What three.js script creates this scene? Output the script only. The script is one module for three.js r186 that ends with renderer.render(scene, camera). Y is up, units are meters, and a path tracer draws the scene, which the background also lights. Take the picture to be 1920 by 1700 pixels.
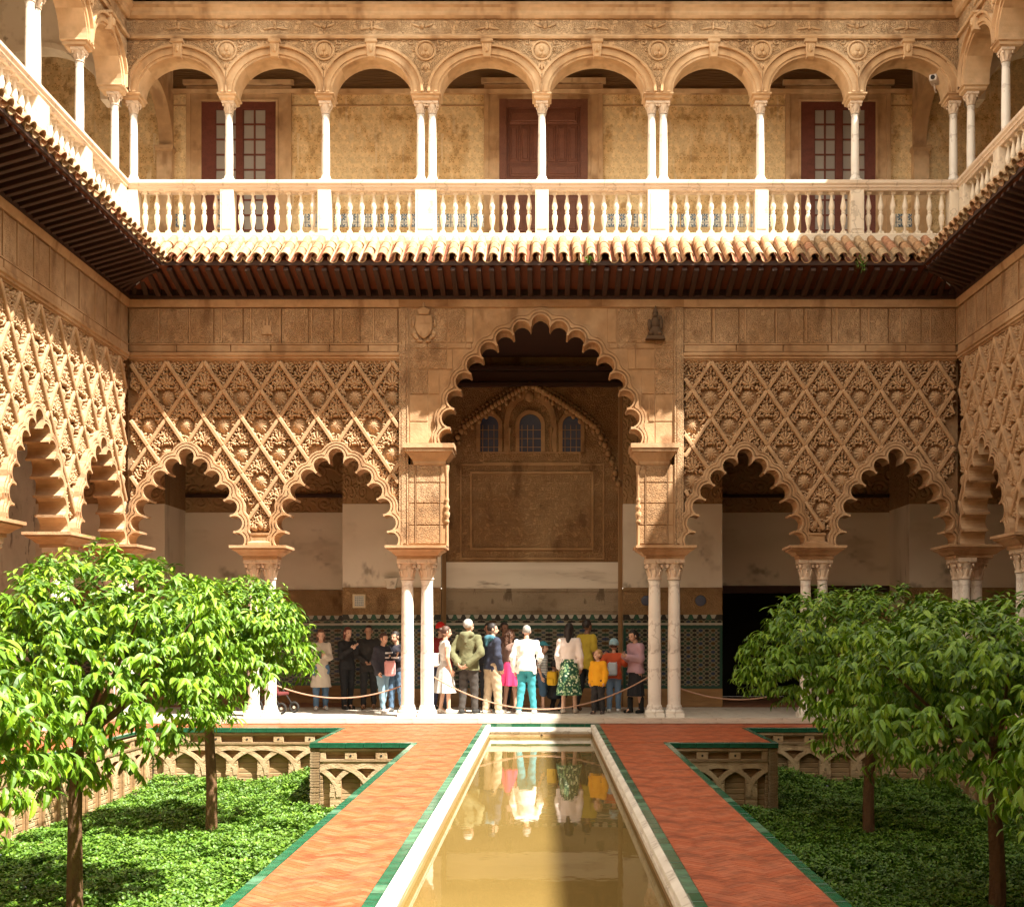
import * as THREE from 'three';
import { mergeGeometries } from 'three/addons/utils/BufferGeometryUtils.js';
import { RoundedBoxGeometry } from 'three/addons/geometries/RoundedBoxGeometry.js';

// ---------------------------------------------------------------- camera, sky, sun, exposure
const scene = new THREE.Scene();
const camera = new THREE.PerspectiveCamera(54.9, 1920 / 1700, 0.1, 400);
camera.position.set(0, 1.74, 24.5);
camera.rotation.set(0, 0, 0);
camera.setViewOffset(2040, 2366, 0, 0, 1920, 1700);   // a level camera whose lens is shifted up, as the upright verticals show
scene.add(camera);

const SUN = new THREE.Vector3(0.503, 1, 0.375).normalize();
{
  const W = 256, H = 128, d = new Float32Array(W * H * 4);
  for (let y = 0; y < H; y++) for (let x = 0; x < W; x++) {
    const el = ((y + 0.5) / H - 0.5) * Math.PI, az = ((x + 0.5) / W - 0.5) * 2 * Math.PI;
    const vx = Math.cos(az) * Math.cos(el), vy = Math.sin(el), vz = Math.sin(az) * Math.cos(el);
    const c = vx * SUN.x + vy * SUN.y + vz * SUN.z, up = Math.max(0, vy);
    const k = Math.pow(1 - up, 2.2), glow = 0.55 * Math.pow(Math.max(0, c), 6);
    const i = (y * W + x) * 4, low = vy < 0 ? 0.25 : 1;
    d[i] = low * (0.58 + 1.35 * k + glow); d[i + 1] = low * (0.54 + 1.14 * k + glow * 0.88); d[i + 2] = low * (0.47 + 0.82 * k + glow * 0.64); d[i + 3] = 1;
  }
  const sky = new THREE.DataTexture(d, W, H, THREE.RGBAFormat, THREE.FloatType);
  sky.mapping = THREE.EquirectangularReflectionMapping; sky.magFilter = THREE.LinearFilter; sky.needsUpdate = true;
  scene.background = sky; scene.environment = sky;
  scene.environmentIntensity = 0.7; scene.backgroundIntensity = 0.7;
}
const sun = new THREE.DirectionalLight(new THREE.Color(1, 0.93, 0.8), 4.3);
sun.target.position.set(0, 3, 6); sun.position.copy(SUN).multiplyScalar(60).add(sun.target.position);
sun.castShadow = true; sun.shadow.radius = 1.2;
Object.assign(sun.shadow.camera, { left: -26, right: 26, top: 26, bottom: -26, near: 5, far: 130 });
sun.shadow.mapSize.set(4096, 4096);
scene.add(sun, sun.target);
const renderer = new THREE.WebGLRenderer({ antialias: true });
renderer.setSize(1024, 906); renderer.shadowMap.enabled = true;
renderer.toneMapping = THREE.LinearToneMapping; renderer.toneMappingExposure = 4.15;

// ---------------------------------------------------------------- helpers
function rng(seed) { let a = seed >>> 0; return () => { a = (a + 0x6d2b79f5) | 0; let t = Math.imul(a ^ (a >>> 15), 1 | a); t = (t + Math.imul(t ^ (t >>> 7), 61 | t)) ^ t; return ((t ^ (t >>> 14)) >>> 0) / 4294967296; }; }
const R = rng(77);
const rr = (a, b) => a + (b - a) * R();
const clamp = (x, a, b) => Math.min(b, Math.max(a, x)), lerp = (a, b, t) => a + (b - a) * t;
const sstep = (a, b, x) => { const t = clamp((x - a) / (b - a), 0, 1); return t * t * (3 - 2 * t); };
const PI = Math.PI;
const used = {};
function numbered(n) { const k = used[n] = (used[n] ?? -1) + 1; return k ? n + '_' + String(k).padStart(3, '0') : n; }

function soup(g) {          // non-indexed, position + normal only
  if (g.index) g = g.toNonIndexed();
  const o = new THREE.BufferGeometry();
  o.setAttribute('position', g.attributes.position); o.setAttribute('normal', g.attributes.normal);
  if (g.attributes.color) o.setAttribute('color', g.attributes.color);
  return o;
}
function uvbox(g) {         // box-projected uv in metres
  const p = g.attributes.position, n = g.attributes.normal, uv = new Float32Array(p.count * 2);
  for (let i = 0; i < p.count; i += 3) {
    let ax = 0, ay = 0, az = 0;
    for (let k = i; k < Math.min(i + 3, p.count); k++) { ax += n.getX(k); ay += n.getY(k); az += n.getZ(k); }
    ax = Math.abs(ax); ay = Math.abs(ay); az = Math.abs(az);
    for (let k = i; k < Math.min(i + 3, p.count); k++) {
      const x = p.getX(k), y = p.getY(k), z = p.getZ(k);
      if (az >= ax && az >= ay) { uv[2 * k] = x; uv[2 * k + 1] = y; }
      else if (ax >= ay) { uv[2 * k] = z; uv[2 * k + 1] = y; }
      else { uv[2 * k] = x; uv[2 * k + 1] = z; }
    }
  }
  g.setAttribute('uv', new THREE.BufferAttribute(uv, 2));
  return g;
}
function geo(list, keepUv) { list = [].concat(list).map(soup); const g = list.length > 1 ? mergeGeometries(list) : list[0]; return uvbox(g); }
function M(name, g, mat, parent = scene, label) {
  const m = new THREE.Mesh(Array.isArray(g) || !g.attributes.uv ? geo(g) : g, mat);
  m.name = parent === scene ? numbered(name) : name; m.castShadow = m.receiveShadow = true; parent.add(m);
  if (label) m.userData.label = label;
  return m;
}
function tag(o, label, category, group, kind) { Object.assign(o.userData, { label, category }); if (group) o.userData.group = group; if (kind) o.userData.kind = kind; return o; }
function thing(name, label, category, pos = [0, 0, 0], turn = 0, group) {
  const o = new THREE.Group(); o.name = numbered(name); o.position.set(...pos); o.rotation.y = turn; scene.add(o); return tag(o, label, category, group);
}
const each = (name, list, mat, parent) => list.map((g) => M(name, g, mat, parent));     // one part per piece
function struct(name, g, mat) { const m = M(name, g, mat); m.userData.kind = 'structure'; return m; }
const box = (w, h, d, x = 0, y = 0, z = 0) => new THREE.BoxGeometry(w, h, d).translate(x, y, z);
const bb = (x0, x1, y0, y1, z0, z1) => box(x1 - x0, y1 - y0, z1 - z0, (x0 + x1) / 2, (y0 + y1) / 2, (z0 + z1) / 2);
function rbox(x0, x1, y0, y1, z0, z1, b = 0.01) {      // box with chamfered front and sides
  const s = new THREE.Shape([[x0 + b, y0 + b], [x1 - b, y0 + b], [x1 - b, y1 - b], [x0 + b, y1 - b]].map((p) => new THREE.Vector2(...p)));
  return new THREE.ExtrudeGeometry(s, { depth: z1 - z0 - 2 * b, bevelEnabled: true, bevelThickness: b, bevelSize: b, bevelSegments: 1 }).translate(0, 0, z0 + b);
}
const lathe = (pts, n = 14) => new THREE.LatheGeometry(pts.map((p) => new THREE.Vector2(p[0], p[1])), n);
const V2 = (a) => a.map((p) => new THREE.Vector2(p[0], p[1]));
const extr = (pts, z0, z1, bevel = 0) => {
  const s = pts instanceof THREE.Shape ? pts : new THREE.Shape(V2(pts));
  return new THREE.ExtrudeGeometry(s, { depth: z1 - z0 - 2 * bevel, bevelEnabled: bevel > 0, bevelThickness: bevel, bevelSize: bevel, bevelOffset: -bevel, bevelSegments: 1, curveSegments: 10 }).translate(0, 0, z0 + bevel);
};
const strip = (prof, u0, u1) => extr(prof.map(([w, v]) => [-w, v]), u0, u1).rotateY(PI / 2);   // profile in (w, v) swept along u
function molding(prof, hx, hz, cx = 0, cz = 0) {       // a rectangular plan carried up a profile of [outset, y]
  const pos = [], quad = (a, b, c, d) => pos.push(...a, ...b, ...c, ...a, ...c, ...d);
  const ring = ([o, y]) => [[cx - hx - o, y, cz + hz + o], [cx + hx + o, y, cz + hz + o], [cx + hx + o, y, cz - hz - o], [cx - hx - o, y, cz - hz - o]];
  for (let i = 0; i + 1 < prof.length; i++) { const a = ring(prof[i]), b = ring(prof[i + 1]); for (let k = 0; k < 4; k++) quad(a[k], a[(k + 1) % 4], b[(k + 1) % 4], b[k]); }
  const t = ring(prof[prof.length - 1]), b = ring(prof[0]); quad(...t); quad(b[3], b[2], b[1], b[0]);
  const g = new THREE.BufferGeometry(); g.setAttribute('position', new THREE.Float32BufferAttribute(pos, 3)); g.computeVertexNormals(); return g;
}
const ball = (x, y, z, sx, sy = sx, sz = sx, n = 7, m = 5) => new THREE.SphereGeometry(1, n, m).scale(sx, sy, sz).translate(x, y, z);
const tube = (pts, r, seg = 12, rad = 5, closed = false) => new THREE.TubeGeometry(new THREE.CatmullRomCurve3(pts.map((p) => new THREE.Vector3(...p)), closed), seg, r, rad, closed);
function blade(len, wid, thick, x, y, z, ang) {        // a carved leaf lying on a wall, pointing along ang
  return new THREE.SphereGeometry(1, 6, 4).scale(wid, len / 2, thick).translate(0, len / 2, 0).rotateZ(ang).translate(x, y, z);
}

// ---------------------------------------------------------------- procedural textures
function hash2(x, y, s) { let h = Math.imul(x, 374761393) ^ Math.imul(y, 668265263) ^ Math.imul(s, 1274126177); h = Math.imul(h ^ (h >>> 13), 1274126177); return ((h ^ (h >>> 16)) >>> 0) / 4294967296; }
function vnoise(x, y, per, s) {
  const ix = Math.floor(x), iy = Math.floor(y), fx = x - ix, fy = y - iy, u = fx * fx * (3 - 2 * fx), v = fy * fy * (3 - 2 * fy);
  const m = (a) => ((a % per) + per) % per, h = (a, b) => hash2(m(a), m(b), s);
  return lerp(lerp(h(ix, iy), h(ix + 1, iy), u), lerp(h(ix, iy + 1), h(ix + 1, iy + 1), u), v);
}
function fbm(u, v, per, oct, s) { let a = 0, w = 0.5, t = 0; for (let i = 0; i < oct; i++) { a += w * vnoise(u * per, v * per, per, s + i); t += w; w *= 0.55; per *= 2; } return a / t; }
const enc = (x) => { x = clamp(x, 0, 1); return 255 * (x <= 0.0031308 ? 12.92 * x : 1.055 * Math.pow(x, 1 / 2.4) - 0.055); };
function tex(size, metres, fn, srgb = true) {
  const d = new Uint8Array(size * size * 4);
  for (let y = 0; y < size; y++) for (let x = 0; x < size; x++) {
    const c = fn((x + 0.5) / size, (y + 0.5) / size), i = (y * size + x) * 4;
    if (srgb) { d[i] = enc(c[0]); d[i + 1] = enc(c[1]); d[i + 2] = enc(c[2]); } else d[i] = d[i + 1] = d[i + 2] = 255 * clamp(c, 0, 1);
    d[i + 3] = 255;
  }
  const t = new THREE.DataTexture(d, size, size); t.wrapS = t.wrapT = THREE.RepeatWrapping; t.magFilter = THREE.LinearFilter; t.minFilter = THREE.LinearMipmapLinearFilter; t.generateMipmaps = true;
  if (srgb) t.colorSpace = THREE.SRGBColorSpace;
  t.repeat.set(1 / metres, 1 / metres); t.needsUpdate = true; return t;
}
function ctex(w, h, mx, my, draw, srgb = true) {
  const c = document.createElement('canvas'); c.width = w; c.height = h; draw(c.getContext('2d'), w, h);
  const t = new THREE.CanvasTexture(c); t.wrapS = t.wrapT = THREE.RepeatWrapping; if (srgb) t.colorSpace = THREE.SRGBColorSpace; t.repeat.set(1 / mx, 1 / my); return t;
}
const mul = (c, k) => [c[0] * k, c[1] * k, c[2] * k], mix3 = (a, b, t) => [lerp(a[0], b[0], t), lerp(a[1], b[1], t), lerp(a[2], b[2], t)];
function std(o) { const m = new THREE.MeshStandardMaterial({ roughness: 0.9, ...o }); if (Array.isArray(o.color)) m.color = new THREE.Color().setRGB(...o.color); return m; }

const stoneMap = tex(512, 3.1, (u, v) => {
  const a = fbm(u, v, 4, 5, 1), b = fbm(u + 0.3, v, 24, 3, 9), c = fbm(u, v * 0.5, 10, 4, 21);
  let col = mix3([0.98, 0.93, 0.85], [0.72, 0.6, 0.46], sstep(0.35, 0.72, a));
  col = mix3(col, [0.46, 0.35, 0.25], 0.75 * sstep(0.55, 0.78, c));
  return mul(col, 0.86 + 0.28 * (b - 0.5));
});
const stoneBump = tex(512, 0.9, (u, v) => 0.6 * fbm(u, v, 16, 4, 3) + 0.4 * fbm(u, v, 64, 2, 5), false);
// shallow carved arabesque, tiling
function arabesque(ctx, W, H, seed, n, size) {
  const r = rng(seed); ctx.fillStyle = '#262626'; ctx.fillRect(0, 0, W, H); ctx.lineCap = 'round';
  const wrap = (f, x, y) => { for (const dx of [-W, 0, W]) for (const dy of [-H, 0, H]) { ctx.save(); ctx.translate(x + dx, y + dy); f(); ctx.restore(); } };
  const N = Math.round(n);
  for (let j = 0; j < N; j++) for (let i = 0; i < N; i++) {
    const x = (i + 0.5 + (j % 2) * 0.5 + (r() - 0.5) * 0.5) * W / N, y = (j + 0.5 + (r() - 0.5) * 0.5) * H / N, flip = r() < 0.5 ? 1 : -1, rot = r() * 6.28;
    wrap(() => {
      ctx.rotate(rot); ctx.scale(flip, 1); const s = size * W / N;
      ctx.strokeStyle = '#cfcfcf'; ctx.lineWidth = s * 0.14; ctx.beginPath();
      for (let t = 0; t <= 1; t += 0.04) { const a = t * 9, q = s * (0.48 - 0.4 * t); ctx.lineTo(Math.cos(a) * q, Math.sin(a) * q); } ctx.stroke();
      ctx.fillStyle = '#ffffff'; ctx.beginPath(); ctx.arc(0, 0, s * 0.1, 0, 7); ctx.fill();
      for (let k = 0; k < 5; k++) { ctx.save(); ctx.rotate(k * 1.26 + 0.4); ctx.fillStyle = '#b4b4b4'; ctx.beginPath(); ctx.ellipse(s * 0.6, 0, s * 0.17, s * 0.075, 0.5, 0, 7); ctx.fill(); ctx.restore(); }
    }, x, y);
  }
}
const arabBump = ctex(512, 512, 1.1, 1.1, (c, w, h) => arabesque(c, w, h, 5, 8, 0.95), false);
const arabFine = ctex(512, 512, 1.6, 1.6, (c, w, h) => arabesque(c, w, h, 15, 14, 0.95), false);
const marbleMap = tex(512, 1.7, (u, v) => {
  const a = fbm(u, v, 5, 5, 31), q = Math.abs(fbm(u + 0.1 * a, v, 6, 4, 41) - 0.5);
  return mul(mix3([1, 0.985, 0.96], [0.62, 0.58, 0.54], 0.7 * sstep(0.05, 0, q) + 0.4 * sstep(0.5, 0.8, a)), 1);
});
const woodMap = tex(256, 0.8, (u, v) => mul(mix3([1, 0.85, 0.7], [0.45, 0.32, 0.22], fbm(u * 0.5, v, 8, 2, 51) * 0.5 + 0.5 * fbm(u, v, 32, 3, 52)), 1));
const wallMap = tex(1024, 3.2, (u, v) => {           // painted upper gallery wall: cream lime with small ochre sprigs, runs of damp and worn patches
  const a = fbm(u, v, 5, 5, 61), b = fbm(u, v, 60, 3, 66), run = fbm(u, v * 0.125, 24, 3, 63), p = 14;
  const row = Math.floor(v * p), du = (u * p + (row % 2) * 0.5) % 1 - 0.5, dv = (v * p) % 1 - 0.5, d = Math.hypot(du, dv), an = Math.atan2(dv, du);
  const sprig = sstep(0.1, 0.02, Math.abs(d - 0.24 - 0.12 * Math.cos(5 * an + row))) + sstep(0.1, 0.05, d);
  const wear = sstep(0.4, 0.6, a + 0.4 * (run - 0.5));
  let col = mix3([0.96, 0.88, 0.72], [0.7, 0.5, 0.27], 0.1 + 0.5 * wear);
  col = mix3(col, [0.42, 0.25, 0.11], clamp(sprig, 0, 1) * (0.42 + 0.4 * wear) * sstep(0.3, 0.5, b));
  col = mix3(col, [0.9, 0.85, 0.76], 0.7 * sstep(0.62, 0.72, run)); col = mix3(col, [0.4, 0.26, 0.13], 0.65 * sstep(0.6, 0.74, fbm(u, v, 18, 4, 67)) * sstep(0.4, 0.58, a));
  return mul(col, 0.88 + 0.4 * (b - 0.5));
});
const limeMap = tex(512, 4.3, (u, v) => { const a = fbm(u, v, 4, 5, 71), b = fbm(u, v, 18, 4, 75); const c = fbm(u * 2, v, 8, 5, 79); let q = mul(mix3([1, 0.97, 0.92], [0.6, 0.53, 0.44], 0.6 * sstep(0.42, 0.75, a) + 0.4 * sstep(0.6, 0.78, b)), 0.97); return mix3(q, [0.3, 0.26, 0.21], 0.75 * sstep(0.66, 0.74, c)); });
const clayMap = tex(256, 0.9, (u, v) => mul(mix3([1, 0.96, 0.9], [0.55, 0.5, 0.42], sstep(0.35, 0.8, fbm(u, v, 6, 5, 81))), 0.9 + 0.3 * (fbm(u, v, 40, 2, 85) - 0.5)));
const dadoMap = ctex(512, 512, 0.5, 0.5, (c, w, h) => {     // glazed mosaic dado: interlaced white straps over green, black, blue and ochre
  const r = rng(4), n = 8, s = w / n; c.fillStyle = '#77725f'; c.fillRect(0, 0, w, h);
  const cols = ['#173a2b', '#121316', '#1c2f4d', '#121316', '#4d3413', '#173a2b'];
  for (let j = 0; j < n; j++) for (let i = 0; i < n; i++) {
    c.save(); c.translate((i + 0.5) * s, (j + 0.5) * s); c.fillStyle = cols[(i + 2 * j) % 6];
    c.beginPath(); for (let k = 0; k < 16; k++) { const a = k * PI / 8, q = s * (k % 2 ? 0.3 : 0.42); c.lineTo(Math.cos(a) * q, Math.sin(a) * q); } c.closePath(); c.fill();
    c.fillStyle = cols[(2 * i + j + 3) % 6]; for (let k = 0; k < 4; k++) { c.save(); c.rotate(k * PI / 2 + PI / 4); c.beginPath(); c.moveTo(s * 0.46, 0); c.lineTo(s * 0.69, s * 0.2); c.lineTo(s * 0.93, 0); c.lineTo(s * 0.69, -s * 0.2); c.fill(); c.restore(); }
    c.restore();
  }
});
const blueTile = ctex(256, 256, 0.46, 0.46, (c, w, h) => {
  c.fillStyle = '#d8d4c6'; c.fillRect(0, 0, w, h); c.fillStyle = '#2f5573';
  for (let j = 0; j < 2; j++) for (let i = 0; i < 2; i++) { c.save(); c.translate((i + 0.5) * w / 2, (j + 0.5) * h / 2); for (let k = 0; k < 8; k++) { c.rotate(PI / 4); c.beginPath(); c.ellipse(34, 0, 20, 9, 0, 0, 7); c.fill(); } c.fillStyle = '#9a6c2a'; c.beginPath(); c.arc(0, 0, 11, 0, 7); c.fill(); c.fillStyle = '#2f5573'; c.restore(); }
  c.strokeStyle = '#27435c'; c.lineWidth = 8; c.strokeRect(0, 0, w / 2, h / 2); c.strokeRect(w / 2, h / 2, w / 2, h / 2); c.strokeRect(0, 0, w, h);
});

const mat = {
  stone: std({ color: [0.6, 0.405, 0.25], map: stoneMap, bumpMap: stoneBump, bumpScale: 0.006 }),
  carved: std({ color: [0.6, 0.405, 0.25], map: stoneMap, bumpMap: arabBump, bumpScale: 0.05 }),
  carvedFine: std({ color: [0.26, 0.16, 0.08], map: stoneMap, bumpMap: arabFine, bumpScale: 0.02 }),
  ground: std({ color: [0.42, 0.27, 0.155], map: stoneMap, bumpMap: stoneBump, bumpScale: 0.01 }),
  renaissance: std({ color: [0.76, 0.56, 0.37], map: stoneMap, bumpMap: stoneBump, bumpScale: 0.004 }),
  grotesque: std({ color: [0.76, 0.56, 0.37], map: stoneMap, bumpMap: arabFine, bumpScale: 0.045 }),
  marble: std({ color: [0.84, 0.8, 0.75], map: marbleMap, roughness: 0.45 }),
  marbleWarm: std({ color: [0.74, 0.6, 0.47], map: marbleMap, roughness: 0.6, bumpMap: stoneBump, bumpScale: 0.003 }),
  wood: std({ color: [0.05, 0.02, 0.012], map: woodMap, roughness: 0.7 }),
  woodRed: std({ color: [0.19, 0.06, 0.022], map: woodMap, roughness: 0.75 }),
  woodDoor: std({ color: [0.22, 0.095, 0.065], map: woodMap, roughness: 0.6 }),
  woodFrame: std({ color: [0.2, 0.065, 0.05], map: woodMap, roughness: 0.6 }),
  marbleBal: std({ color: [0.8, 0.7, 0.57], map: marbleMap, roughness: 0.55 }),
  paintedWall: std({ color: [1.0, 0.86, 0.62], map: wallMap }),
  lime: std({ color: [0.74, 0.67, 0.57], map: limeMap, bumpMap: stoneBump, bumpScale: 0.003 }),
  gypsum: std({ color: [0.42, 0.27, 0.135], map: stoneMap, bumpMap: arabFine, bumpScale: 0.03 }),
  gypsumPlain: std({ color: [0.46, 0.3, 0.155], map: stoneMap, bumpMap: stoneBump, bumpScale: 0.006 }),
  dado: std({ map: dadoMap, roughness: 0.3 }),
  blueTile: std({ map: blueTile, roughness: 0.3 }),
  black: std({ color: [0.02, 0.018, 0.016] }),
  glassBlue: new THREE.MeshPhysicalMaterial({ color: new THREE.Color().setRGB(0.03, 0.04, 0.08), roughness: 0.15 }),
  pane: new THREE.MeshPhysicalMaterial({ color: new THREE.Color().setRGB(0.36, 0.34, 0.32), roughness: 0.12 }),
  greenDark: std({ color: [0.012, 0.06, 0.04], roughness: 0.3 }),
  green: std({ color: [0.02, 0.16, 0.09], map: clayMap, roughness: 0.22 }),
  greenWorn: std({ color: [0.1, 0.26, 0.17], map: clayMap, roughness: 0.4 }),
};
const tileMats = [[0.62, 0.4, 0.24], [0.56, 0.33, 0.18], [0.6, 0.44, 0.28], [0.5, 0.36, 0.22], [0.58, 0.3, 0.18]].map((c) => std({ color: c, map: clayMap, bumpMap: stoneBump, bumpScale: 0.004 }));
// ---------------------------------------------------------------- builders for the palace wings; wing-local axes: u along the wall, v up, w out to the court
function lobeArch(c0, v0, w, h, n, rf, beta) {
  const c = (h * h - w * w) / (2 * w), RR = w + c, A = Math.atan2(h, c), s = RR * A / (n + 0.32), r = rf * s, L = [];
  for (let i = n; i >= 1; i--) { const t = A - i * s / RR; L.push([-(-c + RR * Math.cos(t)), RR * Math.sin(t), PI - t]); }
  L.push([0, h, PI / 2]);
  for (let i = 1; i <= n; i++) { const t = A - i * s / RR; L.push([-c + RR * Math.cos(t), RR * Math.sin(t), t]); }
  const trim = (pts) => { let q = pts.filter((p) => p[1] > 0.002); q = [[q[0][0], 0], ...q, [q[q.length - 1][0], 0]]; return q.map(([x, y]) => [x + c0, y + v0]); };
  const inner = [];
  for (const [x, y, a] of L) for (let k = 0; k <= 10; k++) { const b = a + (PI / 2 + beta) * (1 - k / 5); inner.push([x + r * Math.cos(b), y + r * Math.sin(b)]); }
  const offset = (d) => {
    const q = [], e = r + d;
    L.forEach(([x, y, a], j) => { for (let k = 0; k <= 12; k++) { const b = a + 1.9 * (1 - k / 6), px = x + e * Math.cos(b), py = y + e * Math.sin(b);
      if (L.every(([X, Y], i) => i === j || Math.hypot(px - X, py - Y) > e - 1e-4) && Math.hypot(Math.abs(px) + c, py) > RR) q.push([px, py]); } });
    return trim(q);
  };
  const outside = (u, v, d) => { const x = u - c0, y = v - v0; if (y < 0) return false; if (Math.hypot(Math.abs(x) + c, y) < RR + d * 0.6) return false; return L.every(([X, Y]) => Math.hypot(x - X, y - Y) > r + d); };
  return { inner: trim(inner), offset, outside, r, L, c0, v0, w, h };
}
function ringGeo(a, outer, inner, z0, z1) { return extr([...outer, ...[...inner].reverse()], z0, z1); }
function archMould(parent, a, z0, steps, m) {         // lobed archivolt of stepped fillets: steps are [outset, front]
  let prev = a.inner, list = [];
  steps.forEach(([d, f], i) => { const o = a.offset(d); list.push(ringGeo(a, o, prev, i ? z0 + 0.2 : z0, f)); prev = o; });
  return M('lobed_arch', list, m, parent);
}
function slabWithArches(u0, u1, v0, v1, arches, d, z0, z1) {
  const pts = [[u0, v0]];
  for (const a of arches) pts.push(...a.offset(d));
  pts.push([u1, v0], [u1, v1], [u0, v1]);
  return extr(pts, z0, z1);
}
const CW = 0.38, CH = 0.565;                             // half diagonals of the rhombus net
const shellGeo = (() => {
  const pos = [], n = 22, m = 4, at = (i, j) => { const t = j / m, q = 0.132 * t, a = i / n * 2 * PI, z = 0.05 * (1 - t * t * 0.75) + (j ? 0.012 * (i % 2) * t : 0); return [Math.cos(a) * q, Math.sin(a) * q * (1 + 0.12), z]; };
  for (let i = 0; i < n; i++) for (let j = 0; j < m; j++) { const a = at(i, j), b = at(i, j + 1), c = at(i + 1, j + 1), d = at(i + 1, j); if (j) pos.push(...a, ...b, ...d); pos.push(...d, ...b, ...c); }
  const g = new THREE.BufferGeometry(); g.setAttribute('position', new THREE.Float32BufferAttribute(pos, 3)); g.computeVertexNormals(); return g;
})();
function carvingPieces(seed, shell = true) {                          // the plaster foliage in one rhombus: shell, palmette, buds, curled leaves
  const r = rng(seed), P = [], z = -0.095, add = (x, y, rad, g) => P.push({ x, y, rad, g });
  const j = (k) => 1 + k * (r() - 0.5);
  if (shell) add(0, -0.15, 0.17, shellGeo.clone().translate(0, -0.15, z));
  for (const [a, l, w] of [[0, 0.27, 0.034], [0.5, 0.21, 0.035], [-0.5, 0.21, 0.035], [1.05, 0.2, 0.035], [-1.05, 0.2, 0.035]]) add(-Math.sin(a) * l * 0.6, 0.1 + Math.cos(a) * l * 0.6, 0.06, blade(l * j(0.15), w, 0.055, 0, 0.09, z + 0.045, a));
  for (const s of [-1, 1]) {
    add(s * 0.075, 0.235, 0.05, ball(s * 0.075, 0.235, z + 0.075, 0.042, 0.046, 0.055));
    add(s * 0.185, 0.04, 0.06, ball(s * 0.175, 0.05, z + 0.07, 0.045, 0.04, 0.06));
    add(s * 0.24, -0.04, 0.06, blade(0.17, 0.036, 0.05, s * 0.19, -0.11, z + 0.04, -s * 0.6));
    add(s * 0.13, -0.36, 0.06, blade(0.16, 0.034, 0.055, s * 0.06, -0.42, z + 0.045, -s * 0.62));
    add(s * 0.2, -0.25, 0.05, ball(s * 0.2, -0.25, z + 0.045, 0.03, 0.05, 0.05));
    add(s * 0.1, 0.36, 0.05, blade(0.13, 0.026, 0.045, s * 0.03, 0.3, z + 0.03, -s * 0.75));
    add(s * 0.27, 0.03, 0.04, ball(s * 0.275, 0.02, z + 0.04, 0.028, 0.026, 0.05));
  }
  add(0, -0.43, 0.05, ball(0, -0.44, z + 0.05, 0.036, 0.05, 0.05)); add(0, 0.43, 0.04, ball(0, 0.43, z + 0.045, 0.03, 0.05, 0.05));
  add(0, 0.02, 0.05, ball(0, 0.05, z + 0.05, 0.05, 0.03, 0.05));
  const had = [];                                         // tendrils and beads filling the rest, leaving small dark gaps
  for (let k = 0; k < 1500 && had.length < 125; k++) {
    const x = (r() * 2 - 1) * CW, y = (r() * 2 - 1) * CH; if (Math.abs(x) / CW + Math.abs(y) / CH > 0.9 || (shell && Math.hypot(x, y + 0.15) < 0.195) || (Math.abs(Math.abs(x) - 0.028) < 0.014 && y > 0.1 && y < 0.3) || had.some(([a, b]) => Math.hypot(a - x, b - y) < 0.043)) continue;
    had.push([x, y]); const l = 0.065 + 0.045 * r(), a = (r() - 0.5) * 3;
    add(x, y, 0.04, blade(l, 0.019 + 0.01 * r(), 0.035 + 0.035 * r(), x + Math.sin(a) * l / 2, y - Math.cos(a) * l / 2, z + 0.02, a));
  }
  for (const p of P) {                                    // every piece rises from the deep ground to a nearly common face
    p.g.computeBoundingBox(); const { min, max } = p.g.boundingBox, top = (p.rad >= 0.15 ? -0.05 : -0.035) - 0.025 * r(), q = p.g.attributes.position;
    for (let i = 0; i < q.count; i++) q.setZ(i, lerp(-0.16, top, (q.getZ(i) - min.z) / (max.z - min.z))); p.g.computeVertexNormals();
  }
  return P;
}
const fullCarvings = [1, 2, 3, 4, 5].map((s) => ({ pieces: carvingPieces(s), g: null }));
const topCarving = { pieces: carvingPieces(9, false), g: null };                // the half meshes under the top border
for (const f of [...fullCarvings, topCarving]) f.g = geo(f.pieces.map((p) => p.g));
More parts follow.
